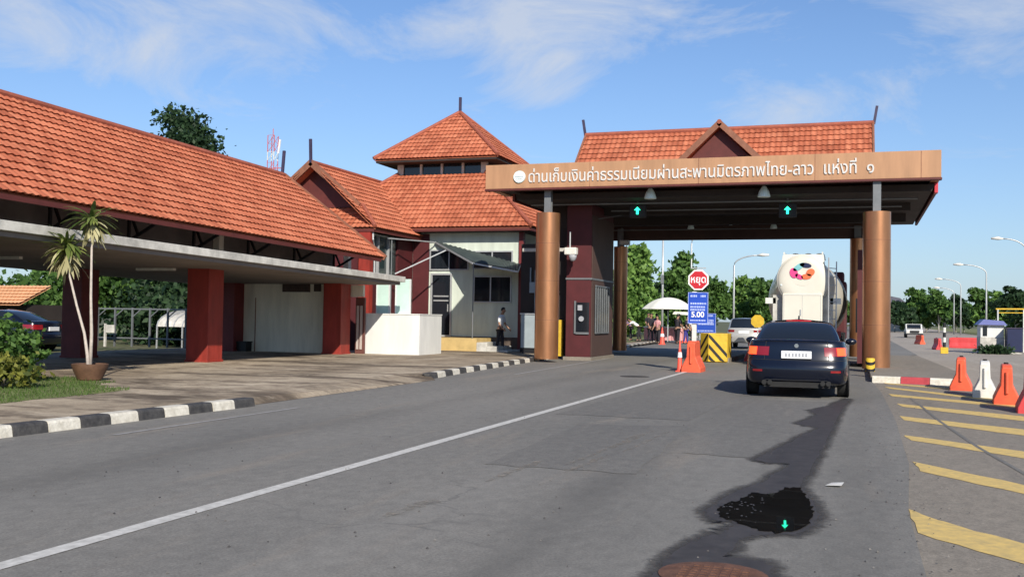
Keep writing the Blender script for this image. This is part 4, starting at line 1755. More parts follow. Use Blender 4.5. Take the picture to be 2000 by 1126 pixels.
# hanging lamps
def pendant(x, y, z, r, lab, top):
    t = thing('pendant_lamp', lab, 'lamp', (x, y, z), 0, 'pendant lamps under the gate')
    g = MB()
    g.lathe([(r, 0), (r * 0.98, r * 0.25), (r * 0.8, r * 0.9), (r * 0.45, r * 1.5), (r * 0.3, r * 1.75)], (0, 0, 0), 18)
    g.build('lamp_shade', 'emblem', t, smooth=True, local=True, auto=50)
    g = MB()
    g.tube([(0, 0, r * 1.7), (0, 0, top - z)], 0.018, 6)
    g.build('cord', 'black', t, local=True)


pendant(-6.22, 31.95, 5.22, 0.19, 'larger bell lamp hanging over the left lane just behind the fascia', 5.55)
pendant(-2.72, 31.95, 5.20, 0.19, 'larger bell lamp hanging over the right lane just behind the fascia', 5.55)
pendant(-6.1, 39.5, 4.93, 0.13, 'smaller bell lamp deep under the gate over the left lane', 5.3)
pendant(-3.0, 39.5, 4.90, 0.13, 'smaller bell lamp deep under the gate over the right lane', 5.3)
pendant(-4.59, 39.5, 5.05, 0.06, 'tiny lamp between the two deep bell lamps', 5.3)

# ================================================================== VEHICLES
def catmull(P, t, closed):
    n = len(P)
    if closed:
        x = (t % 1.0) * n
        i = int(x) % n
        f = x - int(x)
        p = [P[(i - 1) % n], P[i], P[(i + 1) % n], P[(i + 2) % n]]
    else:
        x = min(max(t, 0), 1) * (n - 1)
        i = min(int(x), n - 2)
        f = x - i
        p = [P[max(i - 1, 0)], P[i], P[i + 1], P[min(i + 2, n - 1)]]
    out = []
    for k in range(len(p[0])):
        a, b, c, d = (q[k] for q in p)
        out.append(0.5 * (2 * b + (c - a) * f + (2 * a - 5 * b + 4 * c - d) * f * f + (3 * b - a - 3 * c + d) * f ** 3))
    return out


HALF_BODY = [(0, 0), (.48, .006), (.78, .02), (.93, .05), (.99, .13), (1, .3), (1, .55), (.985, .8), (.92, .92), (.7, .975), (0, 1)]
HALF_TOP = [(0, 0), (.7, .02), (.93, .05), (1, .13), (1, .5), (1, .88), (.93, .95), (.7, .98), (0, 1)]


def closed(h):
    return h + [(-x, y) for x, y in h[-2:0:-1]]


def surf(outline, levels, W, L, top=False):
    """levels: (half-width scale, rear inset, front inset, z rear, z mid, z front) or for top (half-width, y rear, y front, z)"""
    OL = closed(outline)

    def fn(a, b):
        x, y = catmull(OL, a, True)
        lv = catmull(levels, b, False)
        if top:
            return (x * lv[0], lv[1] + y * (lv[2] - lv[1]), lv[3] - 0.02 * x * x)
        zz = lv[3] * 2 * (y - .5) * (y - 1) + lv[4] * 4 * y * (1 - y) + lv[5] * 2 * y * (y - .5)
        return (x * W * lv[0], lv[1] + y * (L - lv[1] - lv[2]), zz)
    return fn


def sub(fn, a0, a1, b0, b1):
    return lambda a, b: fn(a0 + (a1 - a0) * a, b0 + (b1 - b0) * b)


SEDAN = dict(L=4.9, W=.93, body=[(.86, .25, .25, .24, .20, .20), (.97, .08, .10, .28, .24, .22), (1.0, .015, .03, .42, .42, .40),
                                 (1.0, 0, 0, .56, .58, .52), (.995, .06, .05, .70, .72, .62), (.985, .10, .14, .84, .86, .70),
                                 (.955, .13, .28, .99, .96, .76), (.90, .17, .42, 1.06, .99, .80), (.60, .22, .55, 1.08, 1.0, .85),
                                 (.0, .25, .6, 1.085, 1.0, .88)],
             top=[(.80, .50, 3.75, 1.00), (.74, .86, 3.35, 1.19), (.645, 1.28, 2.95, 1.365), (.565, 1.55, 2.70, 1.425), (.42, 1.75, 2.5, 1.455),
                  (0, 1.9, 2.4, 1.47)], rear=(.11, .62), wr=.33, ax=(.95, 3.9))
HATCH = dict(L=4.5, W=.90, body=[(.88, .25, .25, .30, .26, .26), (.97, .08, .10, .34, .30, .28), (1.0, .015, .03, .50, .48, .46),
                                 (1.0, 0, 0, .64, .64, .58), (.995, .03, .05, .78, .78, .70), (.985, .05, .14, .90, .90, .80),
                                 (.96, .06, .28, 1.00, 1.00, .88), (.92, .10, .42, 1.06, 1.03, .92), (.60, .2, .55, 1.07, 1.04, .96),
                                 (.0, .25, .6, 1.07, 1.04, .98)],
             top=[(.82, .10, 3.45, 1.02), (.78, .18, 3.1, 1.22), (.72, .30, 2.75, 1.46), (.66, .45, 2.5, 1.54), (.45, .7, 2.3, 1.57),
                  (0, .9, 2.2, 1.58)], rear=(.10, .60), wr=.34, ax=(.85, 3.6))


def car(name, label, cat, loc, rz, spec, paint, lit=True, detail=True, group=None):
    t = thing(name, label, cat, loc, rz, group)
    fb_ = surf(HALF_BODY, spec['body'], spec['W'], spec['L'])
    ft = surf(HALF_TOP, spec['top'], 1, 1, True)
    kw = dict(local=True, smooth=True)
    g = MB()
    g.grid(fb_, 96, 36)
    g.sheet([fb_(k / 48, 0) for k in range(48)])
    g.build('body', paint, t, auto=35, **kw)
    g = MB()
    g.grid(ft, 96, 24)
    g.build('cabin', paint, t, auto=40, **kw)
    a = spec['rear'][0]
    g = MB()
    g.grid(sub(ft, -a, a, .07, spec['rear'][1]), 16, 12, .006)
    g.build('rear_window', 'glass', t, **kw)
    g = MB()
    g.grid(sub(ft, .5 - .115, .5 + .115, .07, .60), 16, 12, .006)
    g.build('windscreen', 'glass', t, **kw)
    for s in (0, 1):
        for (a0, a1) in ((.185, .247), (.256, .325)):
            if s:
                a0, a1 = 1 - a1, 1 - a0
            g = MB()
            g.grid(sub(ft, a0, a1, .10, .55), 8, 8, .006)
            g.build('side_window', 'glass', t, **kw)
    for s in (0, 1):
        def mk(nm, m, a0, a1, b0, b1, off, par=t):
            if s:
                a0, a1 = 1 - a1, 1 - a0
            q = MB()
            q.grid(sub(fb_, a0, a1, b0, b1), 10, 6, off)
            return q.build(nm, m, par, **kw)
        tl = mk('tail_lamp', 'tailred', .058, .192, .505, .625, .008)
        if lit:
            mk('lit_lamp', 'taillit', .100, .152, .512, .618, .014, tl)
        mk('headlight', 'reverse', .405, .455, .47, .60, .008)
        mk('rear_reflector', 'tailred', .075, .115, .27, .30, .008)
    g = MB()
    W = spec['W']
    ppz = .80 if spec is SEDAN else .86
    g.box(-.27, .27, -0.0 + .035, .075, ppz - .07, ppz + .07)
    pl = g.build('number_plate', 'plate', t, local=True, bevel=.008)
    if detail:
        g = MB()
        for k in range(7):
            g.box(-.20 + k * .06, -.165 + k * .06, .030, .036, ppz - .035, ppz + .03)
        g.build('plate_characters', 'grey', pl, local=True)
        g = MB()
        g.lathe([(.038, 0), (.038, .012), (.03, .016)], (0, .098, .965), 20, 'y')
        g.build('badge', 'chrome', t, local=True)
        g = MB()
        g.box(-.55, .55, .004, .03, .335, .345)
        g.build('bumper_trim', 'black', t, local=True)
        g = MB()
        g.box(-.60, .60, .06, .3, .20, .30)
        g.build('diffuser', 'rubber', t, local=True)
        for bb in ((.44, .446), (.725, .731)):
            g = MB()
            g.grid(sub(fb_, -.16, .16, *bb), 30, 1, .004)
            g.build('panel_seam', 'rubber', t, **kw)
        for aa in (-.071, .069):
            g = MB()
            g.grid(sub(fb_, aa, aa + .002, .446, .725), 1, 10, .004)
            g.build('panel_seam', 'rubber', t, **kw)
        for sx in (-1, 1):
            g = MB()
            for dx in (-.05, .05):
                g.lathe([(.038, 0), (.045, 0), (.045, .25), (.038, .25)], (sx * .52 + dx, -.01, .285), 16, 'y')
            g.build('exhaust', 'rubber', t, local=True)
        g = MB()
        g.grid(sub(ft, -.035, .035, .585, .625), 6, 3, .01)
        g.build('brake_lamp', 'brake', t, **kw)
        g = MB()
        g.grid(sub(ft, -.098, -.072, .50, .56), 4, 3, .012)
        g.build('window_spot', 'signwhite', t, **kw)  # small white patch at the upper left of the rear window
        g = MB()
        g.prism([(1.62, 1.455), (1.80, 1.47), (1.69, 1.53)], -.015, .015, axis='x')
        g.build('antenna', paint, t, local=True)
        g = MB()
        g.grid(sub(fb_, -.075, .075, .735, .76), 12, 3, .018)
        g.build('boot_lip', paint, t, **kw)
    for sx in (-1, 1):
        g = MB()
        ym = 3.05 if spec is SEDAN else 2.8
        g.grid(lambda a, b: (sx * (W + .09) + .115 * math.cos(2 * math.pi * a) * math.sin(math.pi * b) ** .5, ym - .05 + .13 * b, 1.01 + .07 * math.sin(2 * math.pi * a) * math.sin(math.pi * b) ** .5), 16, 8)
        g.bar((sx * (W - .1), 3.08 if spec is SEDAN else 2.83, .97), (sx * (W + .05), 3.07 if spec is SEDAN else 2.82, 1.0), .05)
        g.build('wing_mirror', paint, t, **kw)
        for yy in spec['ax']:
            r = spec['wr']
            x0 = sx * (W - .20)
            x1 = sx * (W + .015)
            g = MB()
            g.lathe([(r * .62, x0), (r * .97, x0), (r, x0 + sx * .03), (r, x1 - sx * .03), (r * .96, x1), (r * .66, x1)], (0, yy, r), 28, 'x')
            w = g.build('wheel', 'rubber', t, **kw, auto=40)
            g = MB()
            g.lathe([(r * .64, 0), (r * .64, sx * .008), (r * .55, sx * .010), (.03, sx * .004)], (x1 - sx * .005, yy, r), 24, 'x')
            rim = g.build('rim', 'alloy', w, **kw, auto=30)
            g = MB()
            g.lathe([(r * 1.16, 0), (r * 1.16, sx * .012), (r * 1.0, sx * .012)], (sx * (W - .012), yy, r), 28, 'x')
            g.build('wheel_arch', 'black', t, local=True)
    return t


car('sedan_car', 'black sedan with lit tail lamps waiting behind the white tanker', 'car', (-1.06, 19.55, 0), R(1.5), SEDAN, 'carpaint')
car('hatchback_car', 'silver hatchback driving away beyond the gate left of the tanker', 'car', (-5.45, 53.0, 0), R(0), HATCH, 'silver', lit=False, detail=False)
car('parked_car', 'dark car parked in shade behind the bush at far left', 'car', (-26.6, 28.9, -0.05), R(97), SEDAN, 'carpaint', lit=False, detail=False)
car('parked_car', 'white car parked beyond the railing behind the pavilion', 'car', (-26.0, 40.0, -0.05), R(75), HATCH, 'cwhite', lit=False, detail=False)


def pickup(label, loc, rz):
    t = thing('pickup_truck', label, 'pickup truck', loc, rz)
    g = MB()
    g.prism([(0, .45), (.05, 1.0), (1.55, 1.0), (1.75, .98), (1.95, 1.68), (3.3, 1.72), (4.0, 1.12), (5.0, 1.0), (5.2, .8), (5.2, .4), (0, .4)], -.9, .9, axis='x')
    g.build('body', 'cwhite', t, local=True, bevel=.06)
    g = MB()
    g.prism([(3.42, 1.64), (3.98, 1.16), (4.0, 1.17), (3.44, 1.66)], -.74, .74, axis='x')
    g.build('windscreen', 'glass', t, local=True)
    for s in (-1, 1):
        g = MB()
        g.box(s * .907 - .006, s * .907 + .006, 2.0, 3.4, 1.15, 1.6)
        g.build('side_window', 'glass', t, local=True)
        g = MB()
        g.box(s * .7 - .16, s * .7 + .16, 5.18, 5.23, .72, .9)
        g.build('headlight', 'reverse', t, local=True)
        for y in (1.0, 4.2):
            g = MB()
            g.lathe([(.2, -.1), (.36, -.1), (.36, .1), (.2, .1)], (s * .84, y, .36), 20, 'x')
            g.build('wheel', 'rubber', t, local=True)
    g = MB()
    g.box(-.5, .5, 5.2, 5.24, .6, .9)
    g.box(-.9, .9, 5.18, 5.26, .42, .56)
    g.build('grille', 'black', t, local=True)
    return t


pickup('white pickup truck approaching on the far road right of the gate', (5.6, 118, 0), R(180)).scale = (.9, .9, .82)

# ------------------------------------------------------------------ bulk tanker
T_ = thing('tanker_truck', 'white bulk tanker truck with colourful round emblem under the gate', 'tanker truck', (-1.62, 33.0, 0))
kw = dict(local=True, smooth=True)
prof = [(.02, .02), (.45, .0), (.66, .03), (.76, .10), (.80, .20), (.90, .9), (1.10, 1.9), (1.26, 2.9), (1.30, 4.0), (1.26, 5.2), (1.10, 6.4), (1.02, 7.6), (.95, 8.4), (.80, 8.7), (.02, 8.85)]
zc = [2.72, 2.72, 2.72, 2.72, 2.72, 2.60, 2.36, 2.16, 2.08, 2.14, 2.36, 2.50, 2.55, 2.57, 2.57]


def tankf(a, b):
    r, y, z = catmull([(p[0], p[1], c) for p, c in zip(prof, zc)], b, False)
    return (r * math.cos(2 * math.pi * a), y, z + r * math.sin(2 * math.pi * a))


g = MB()
g.grid(tankf, 64, 84)
tk = g.build('tank', 'tank', T_, auto=50, **kw)
for a0, b0, b1 in ((-.05, .38, .47), (-.10, .40, .46), (-.02, .44, .54), (-.07, .36, .40)):
    g = MB()
    g.grid(sub(tankf, a0 - .02, a0 + .035, b0, b1), 8, 8, .01)
    g.build('leaf_graphic', 'tgreen', tk, **kw)
g = MB()
for b in (.42, .56, .72):
    g.grid(sub(tankf, 0, 1, b - .004, b + .004), 48, 1, .02)
g.build('tank_band', 'tank', tk, **kw)
g = MB()
g.grid(sub(tankf, 0, 1, .255, .268), 64, 1, .008)
g.build('dish_seam', 'grey', tk, **kw)
# emblem on the rear dish: ring of coloured lobes
def blob(cx, cz, rx, rz_, ang, nm, m):
    q = MB()
    pts = []
    for k in range(22):
        th = 2 * math.pi * k / 22
        x, z = rx * math.cos(th), rz_ * math.sin(th)
        pts.append((cx + x * math.cos(ang) - z * math.sin(ang), cz + x * math.sin(ang) + z * math.cos(ang)))
    q.prism(pts, -.022, -.004)
    q.build(nm, m, em_, local=True)


g = MB()
g.lathe([(.40, 0), (.40, .012)], (0, .004, 2.93), 40, 'y')
em_ = g.build('rear_emblem', 'tank', T_, local=True)
blob(-.11, 3.12, .20, .085, .6, 'emblem_lobe', 'lg_teal')
blob(.09, 3.17, .18, .075, -.15, 'emblem_lobe', 'lg_dark')
blob(-.26, 2.93, .12, .16, .3, 'emblem_lobe', 'lg_pink')
blob(-.10, 2.82, .13, .07, -.5, 'emblem_lobe', 'lg_pink')
blob(.12, 2.82, .16, .085, .1, 'emblem_lobe', 'lg_orange')
blob(.24, 2.95, .13, .11, .5, 'emblem_lobe', 'lg_orange')
g = MB()
r5 = random.Random(5)
x = -.66
while x < .62:
    w_ = r5.uniform(.03, .06)
    g.box(x, x + w_, .02, .045, 2.54, 2.58)
    x += w_ + r5.uniform(.02, .05)
x = -.5
while x < .45:
    w_ = r5.uniform(.02, .05)
    g.box(x, x + w_, .02, .045, 2.42, 2.45)
    x += w_ + r5.uniform(.02, .05)
g.build('faint_lettering', 'emblem', T_, local=True)
g = MB()
g.box(-.60, .60, -.02, .55, 1.22, 2.30)
cb = g.build('rear_cabinet', 'tank', T_, local=True, bevel=.03)
g = MB()
for (x0, x1, z0, z1) in ((-.55, .55, 2.235, 2.243), (-.55, .55, 1.30, 1.308), (-.55, -.542, 1.308, 2.235), (.542, .55, 1.308, 2.235), (-.004, .004, 1.308, 2.235)):
    g.box(x0, x1, -.025, -.0205, z0, z1)
g.build('door_seam', 'grey', cb, local=True)
g = MB()
g.box(-.06, -.03, -.05, -.0255, 1.62, 1.80)
g.build('latch', 'lsteel', cb, local=True)
g = MB()
g.box(-.60, .60, .28, 3.2, 3.50, 3.53)
for xx in (-.60, .56):
    g.box(xx, xx + .04, .28, 3.2, 3.532, 3.60)
g.prism([(-.62, 3.50), (.62, 3.50), (.66, 3.18), (-.66, 3.18)], .28, .36)
g.build('walkway', 'cwhite', T_, local=True)
g = MB()
for xx in (-.3, .1, .45):
    g.lathe([(.16, 0), (.16, .1), (.05, .14)], (xx, 1.6, 3.50), 14)
g.build('hatch', 'lsteel', T_, local=True)
for s in (-1, 1):
    g = MB()
    g.box(s * .98 - .16, s * .98 + .16, .3, .34, 1.98, 2.16)
    g.build('marker_lamp', 'cwhite', T_, local=True)
    g = MB()
    g.box(s * .75 - .16, s * .75 + .16, .3, .33, 1.3, 2.25)
    g.build('side_plate', 'slab', T_, local=True)
    g = MB()
    g.box(s * .95 - .2, s * .95 + .2, .1, .16, .95, 1.15)
    g.build('tail_lamp', 'tailred', T_, local=True)
    g = MB()
    g.box(s * .9 - .32, s * .9 + .32, .25, .28, .35, .9)
    g.build('mud_flap', 'rubber', T_, local=True)
    for y in (.9, 2.2, 3.5, 8.2, 9.6, 12.6):
        g = MB()
        g.lathe([(.28, -.26), (.5, -.26), (.52, -.2), (.52, .2), (.5, .26), (.28, .26)], (s * .92, y, .52), 24, 'x')
        w = g.build('wheel', 'rubber', T_, **kw, auto=40)
        g = MB()
        g.lathe([(.29, 0), (.2, s * .03), (.05, s * .04)], (s * (.92 + .255), y, .52), 18, 'x')
        g.build('rim', 'lsteel', w, local=True)
g = MB()
g.box(-1.15, 1.15, .1, .25, .55, .70)
g.box(-.5, .5, .2, 12.8, .85, 1.15)
g.build('chassis', 'black', T_, local=True)
g = MB()
g.box(-1.2, 1.2, 11.2, 13.4, .7, 3.1)
g.box(-1.1, 1.1, 11.3, 12.6, 3.102, 3.5)
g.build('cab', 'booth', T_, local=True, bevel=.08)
g = MB()
g.tube([(.78, -.1, .9), (.78, -.1, 3.4)], .02, 6)
g.tube([(1.0, -.05, .9), (1.0, .35, 3.3)], .02, 6)
for k in range(9):
    g.tube([(.78, -.1, 1.0 + k * .26), (1.0, -.05 + .4 * k / 9, 1.0 + k * .26)], .014, 6)
g.build('ladder', 'lsteel', T_, local=True)


# ================================================================== BARRIERS, CONES, SIGNS
def barrier(name, label, loc, rz, m, s=1.0, group=None, L=1.0):
    t = thing(name, label, 'barrier', loc, rz, group)
    # side profile across the barrier (x), extruded along y, with bevelled ends and recesses
    P = [(-.25, 0), (-.25, .10), (-.20, .22), (-.115, .40), (-.10, .74), (-.085, .78), (.085, .78), (.10, .74), (.115, .40), (.20, .22), (.25, .10), (.25, 0)]
    P = [(x * s, z * s) for x, z in P]
    g = MB()
    n = 10
    rings = []
    for i in range(n + 1):
        y = -L / 2 + L * i / n
        k = 1.0 if 0 < i < n else .94
        dent = .90 if i in (3, 7) else 1.0
        rings.append(g.add([(x * k * (dent if z > .12 * s else 1), y, z * (k if z > 0 else 1)) for x, z in P]))
    q = len(P)
    for i in range(n):
        for j in range(q - 1):
            g.face([rings[i] + j, rings[i + 1] + j, rings[i + 1] + j + 1, rings[i] + j + 1])
    g.face([rings[0] + j for j in range(q)])
    g.face([rings[n] + j for j in range(q)][::-1])
    g.build('body', m, t, local=True, bevel=.012)
    g = MB()
    g.lathe([(.045 * s, 0), (.045 * s, .03), (.03 * s, .035)], (0, L * .25, .775 * s), 14)
    g.build('filler_cap', 'rubber', t, local=True)
    for yy in (-L / 2 - .03, L / 2 - .01):
        g = MB()
        g.lathe([(.035 * s, 0), (.035 * s, .42 * s)], (0, yy + .02, .22 * s), 12)
        g.build('joint_knuckle', m, t, local=True)
    return t


for (x, y, m, lab) in ((2.16, 24.4, 'orange', 'orange water barrier nearest to the red and white kerb'),
                       (2.40, 22.25, 'wplastic', 'white water barrier standing between two orange ones'),
                       (2.58, 20.6, 'orange', 'orange water barrier standing just nearer than the white one'),
                       (2.72, 18.75, 'redpl', 'red water barrier cut by the right edge of the view')):
    barrier('water_barrier', lab, (x, y, -0.008), R(-6), m, .90, 'water barriers along the yellow hatching', .95)
barrier('water_barrier', 'orange water barrier carrying the octagonal stop sign', (-4.27, 28.4, 0), R(0), 'orange', 1.08, None, 1.0)
for (x, y, m, rz, lab) in ((4.2, 78.0, 'orange', 20, 'orange barrier in front of the distant white pickup'), (4.3, 62.5, 'redpl', 10, 'red barrier left of the striped bollard'),
                           (6.2, 68.0, 'redpl', 80, 'long red barrier right of the striped bollard'), (-3.55, 37.5, 'redpl', 0, 'dark red barrier left of the black sedan beyond the yellow cushion')):
    barrier('water_barrier', lab, (x, y, -.01), R(rz), m, .82 if x > 0 else 1.0, None, 1.7 if rz == 80 else 1.0)


def cone(label, x, y, h=.75):
    t = thing('traffic_cone', label, 'cone', (x, y, 0), 0, None)
    g = MB()
    g.lathe([(.17 * h, .03), (.145 * h, .06), (.03, h * .97), (.02, h)], (0, 0, 0), 18)
    g.build('body', 'cone', t, local=True, smooth=True, auto=40)
    g = MB()
    g.box(-.18, .18, -.18, .18, 0, .03)
    g.build('base', 'cone', t, local=True)
    g = MB()
    g.lathe([(.095 * h / .75, h * .45), (.075 * h / .75, h * .62)], (0, 0, 0), 18)
    g.build('band', 'signwhite', t, local=True)


cone('red traffic cone at the kerb in front of the market stall', -10.6, 58.5, 1.0)
cone('red traffic cone left of the barrier with the stop sign', -10.3, 64.5, 1.0)
cone('thin red and white traffic post beside the orange barrier', -4.60, 28.1, .95)
S.objects['traffic_cone.002'].scale = (.55, .55, .9)

# stop sign and toll panel on the barrier
t = thing('stop_sign', 'red octagonal Thai stop sign above a blue toll panel on white post', 'sign', (-4.27, 28.4, .8))
g = MB()
g.box(-4.32, -4.20, 28.38, 28.46, .8, 2.2)
g.build('post', 'wplastic', t)
g = MB()
oc = [(-4.15 + .30 * math.cos(math.pi / 8 + k * math.pi / 4), 2.52 + .30 * math.sin(math.pi / 8 + k * math.pi / 4)) for k in range(8)]
g.prism(oc, 28.33, 28.36)
pl = g.build('octagon_plate', 'signwhite', t)
g = MB()
oc = [(-4.15 + .255 * math.cos(math.pi / 8 + k * math.pi / 4), 2.52 + .255 * math.sin(math.pi / 8 + k * math.pi / 4)) for k in range(8)]
g.prism(oc, 28.322, 28.329)
g.build('red_face', 'stopred', pl)
g = MB()
text_mesh(g, 'หยุด', .3, .40, lambda x, y, d: (-4.35 + x, 28.321 - d, 2.445 + y), .004, weight=.004, spread=.9)
g.build('lettering', 'signwhite', pl, recalc=False)
g = MB()
g.box(-4.35, -3.95, 28.34, 28.37, 2.83, 2.86)
g.build('sign_cap', 'lsteel', t)


def bluesign(par, x0, x1, z0, z1, y, digits=None):
    q = MB()
    q.box(x0, x1, y, y + .02, z0, z1)
    p_ = q.build('toll_panel', 'signblue', par)
    w, h = x1 - x0, z1 - z0
    q = MB()
    for a, b, c, d in ((x0, x1, z1 - .012, z1), (x0, x1, z0, z0 + .012), (x0, x0 + .012, z0 + .012, z1 - .012), (x1 - .012, x1, z0 + .012, z1 - .012)):
        q.box(a, b, y - .006, y - .001, c, d)
    q.build('border', 'dash', p_)
    q = MB()
    rr = random.Random(int(x0 * 100))
    for fr, hh in ((.88, .055), (.64, .05), (.53, .05), (.44, .045), (.10, .04)):
        xx = x0 + .12 * w
        while xx < x1 - .14 * w:
            ww = rr.uniform(.022, .05)
            if not (fr == .88 and .42 < (xx - x0) / w < .56):
                q.box(xx, min(xx + ww, x1 - .1 * w), y - .006, y - .001, z0 + fr * h - hh / 2, z0 + fr * h + hh / 2)
            xx += ww + .014
    q.build('small_print', 'dash', p_)
    if digits:
        q = MB()
        text_mesh(q, digits, .2, w * .62, lambda x, yy, d: (x0 + .18 * w + x, y - .001 - d, z0 + .21 * h + yy), .006, weight=.006)
        q.build('price', 'signwhite', p_, recalc=False)


bluesign(t, -4.43, -3.88, 1.32, 2.18, 28.35, '5.00')
t = thing('toll_board', 'smaller blue toll board behind the stop sign above the yellow cushion', 'sign', (-5.08, 36.55, 0))
g = MB()
g.box(-5.30, -5.24, 36.56, 36.62, 0, 1.66)
g.box(-4.92, -4.86, 36.56, 36.62, 0, 1.66)
g.build('leg', 'lsteel', t)
bluesign(t, -5.44, -4.72, .98, 1.66, 36.52)

# crash cushion: yellow with black chevrons
t = thing('crash_cushion', 'yellow box with black chevrons at the nose of the centre island', 'crash cushion', (-4.62, 35.0, 0))
g = MB()
g.prism([(-5.08, 35.3), (-4.76, 34.95), (-4.14, 35.1), (-4.14, 36.2), (-5.08, 36.2)], .02, .98, axis='z')
cu_ = g.build('body', 'yellow', t, bevel=.02)
for (ax_, ay, bx_, by, sg) in ((-4.745, 34.945, -4.15, 35.09, 1), (-5.07, 35.28, -4.765, 34.945, -1)):
    A_, B_ = Vector((ax_, ay, 0)), Vector((bx_, by, 0))
    nn = Vector((B_.y - A_.y, -(B_.x - A_.x), 0)).normalized() * .006
    for k in range(3):
        q0, q1 = (.93 - k * .36, .42 - k * .36) if sg < 0 else (.98 - k * .36, .30 - k * .36)
        wid = .13
        zz = []
        for tt in np.linspace(0, 1, 9):
            zmid = (q0 + (q1 - q0) * tt) if sg > 0 else (q1 + (q0 - q1) * tt + (.1 if sg < 0 else 0))
            zz.append((tt, max(.04, zmid - wid), max(.04, min(.95, zmid))))
        g = MB()
        for (ta, la, ha), (tb_, lb, hb) in zip(zz[:-1], zz[1:]):
            if ha - la < .02 and hb - lb < .02:
                continue
            pa, pb = A_.lerp(B_, ta) + nn, A_.lerp(B_, tb_) + nn
            g.sheet([pa + Vector((0, 0, la)), pb + Vector((0, 0, lb)), pb + Vector((0, 0, hb)), pa + Vector((0, 0, ha))])
        if g.f:
            g.build('chevron', 'black', cu_, recalc=False)
t = thing('hazard_sign', 'round yellow road sign beyond the gate beside the silver car', 'sign', (-4.62, 51.4, 0))
g = MB()
g.tube([(-4.62, 51.4, 0), (-4.62, 51.4, 1.12)], .03, 8)
g.build('post', 'galv', t)
g = MB()
g.prism([(-4.62 + .33 * math.cos(math.pi / 8 + k * math.pi / 4), 1.42 + .33 * math.sin(math.pi / 8 + k * math.pi / 4)) for k in range(8)], 51.33, 51.37)
g.build('plate', 'yellow', t)

# yellow/black bollard on the island and striped bollard far right
t = thing('bollard', 'short yellow and black bollard at the foot of the right column', 'bollard', (.33, 28.6, .14))
g = MB()
g.lathe([(.12, .14), (.12, .46), (.10, .49)], (.33, 28.6, 0), 20)
b_ = g.build('body', 'yellow', t, smooth=True, auto=40)
g = MB()
for k in range(20):
    a0, a1 = 2 * math.pi * k / 20, 2 * math.pi * (k + 1) / 20
    for z0 in (.16, .34):
        h0, h1 = z0 + .1 * math.sin(a0) * .6, z0 + .1 * math.sin(a1) * .6
        g.sheet([(.33 + .122 * math.cos(a0), 28.6 + .122 * math.sin(a0), h0 + .02), (.33 + .122 * math.cos(a1), 28.6 + .122 * math.sin(a1), h1 + .02),
                 (.33 + .122 * math.cos(a1), 28.6 + .122 * math.sin(a1), h1 + .10), (.33 + .122 * math.cos(a0), 28.6 + .122 * math.sin(a0), h0 + .10)])
g.build('stripe', 'black', b_)
t = thing('bollard', 'black and white striped post on a yellow foot in the far road', 'bollard', (4.02, 54.0, 0))
for k in range(5):
    g = MB()
    g.lathe([(.07, .3 + k * .24), (.07, .54 + k * .24)], (4.02, 54, 0), 14)
    g.build('stripe', 'black' if k % 2 == 0 else 'wplastic', t)
g = MB()
g.box(3.85, 4.19, 53.85, 54.15, 0, .3)
g.build('foot', 'yellow', t)

# ================================================================== RIGHT-HAND BACKGROUND
t = thing('guard_booth', 'small white guard booth with blue roof on the right', 'guard booth', (6.35, 57.2, 0))
g = MB()
g.box(5.9, 7.0, 56.7, 58.3, 0, .80)
g.build('lower_wall', 'slab', t)
g = MB()
g.box(5.92, 6.98, 56.72, 58.28, .802, 1.42)
g.build('upper_wall', 'white', t)
g = MB()
g.box(6.02, 6.22, 56.70, 56.718, .86, 1.36)
g.build('door_pane', 'glass', t)
g = MB()
g.box(6.985, 7.0, 56.9, 58.0, .86, 1.36)
g.build('window', 'glass', t)
g = MB()
g.prism([(5.78, 1.42), (7.12, 1.42), (6.95, 1.62), (6.05, 1.70)], 56.5, 58.5)
g.build('roof', 'blueroof', t)
t = thing('dark_cabinet', 'dark blue cabinet right of the guard booth', 'cabinet', (7.3, 56.4, 0))
g = MB()
g.box(7.05, 7.75, 56.0, 56.9, .1, 1.25)
g.build('body', 'lg_dark', t, bevel=.02)
g = MB()
g.box(7.02, 7.78, 55.97, 56.93, 1.252, 1.3)
g.build('lid', 'navy', t)
g = MB()
g.box(7.1, 7.7, 56.05, 56.85, 0, .1)
g.build('base', 'slab', t)
t = thing('barrier_gantry', 'yellowish frame of poles over the right-hand lanes', 'gantry', (8.2, 60, 0))
g = MB()
g.bar((7.0, 60, 2.28), (14, 60, 2.34), .07)
g.bar((7.1, 60, 2.08), (14, 60, 2.12), .04)
g.build('beam', 'yellow', t)
for xx in (7.1, 8.35, 13.9):
    g = MB()
    g.bar((xx, 60, 0), (xx, 60, 2.24), .07)
    g.build('post', 'wplastic' if xx == 8.35 else 'galv', t)
g = MB()
r4 = random.Random(4)
tsh = thing('low_shrub', 'dry low shrub at the foot of the guard booth', 'shrub', (6.4, 55.6, 0))
gg = np.random.default_rng(9)
p = gg.normal(size=(500, 3)) * np.array([.34, .25, .12]) + np.array([0, 0, .16])
p[:, 2] = np.abs(p[:, 2])
leaf_mesh('foliage', p, .16 + .1 * gg.random(500), 'leafd', 9, tsh)


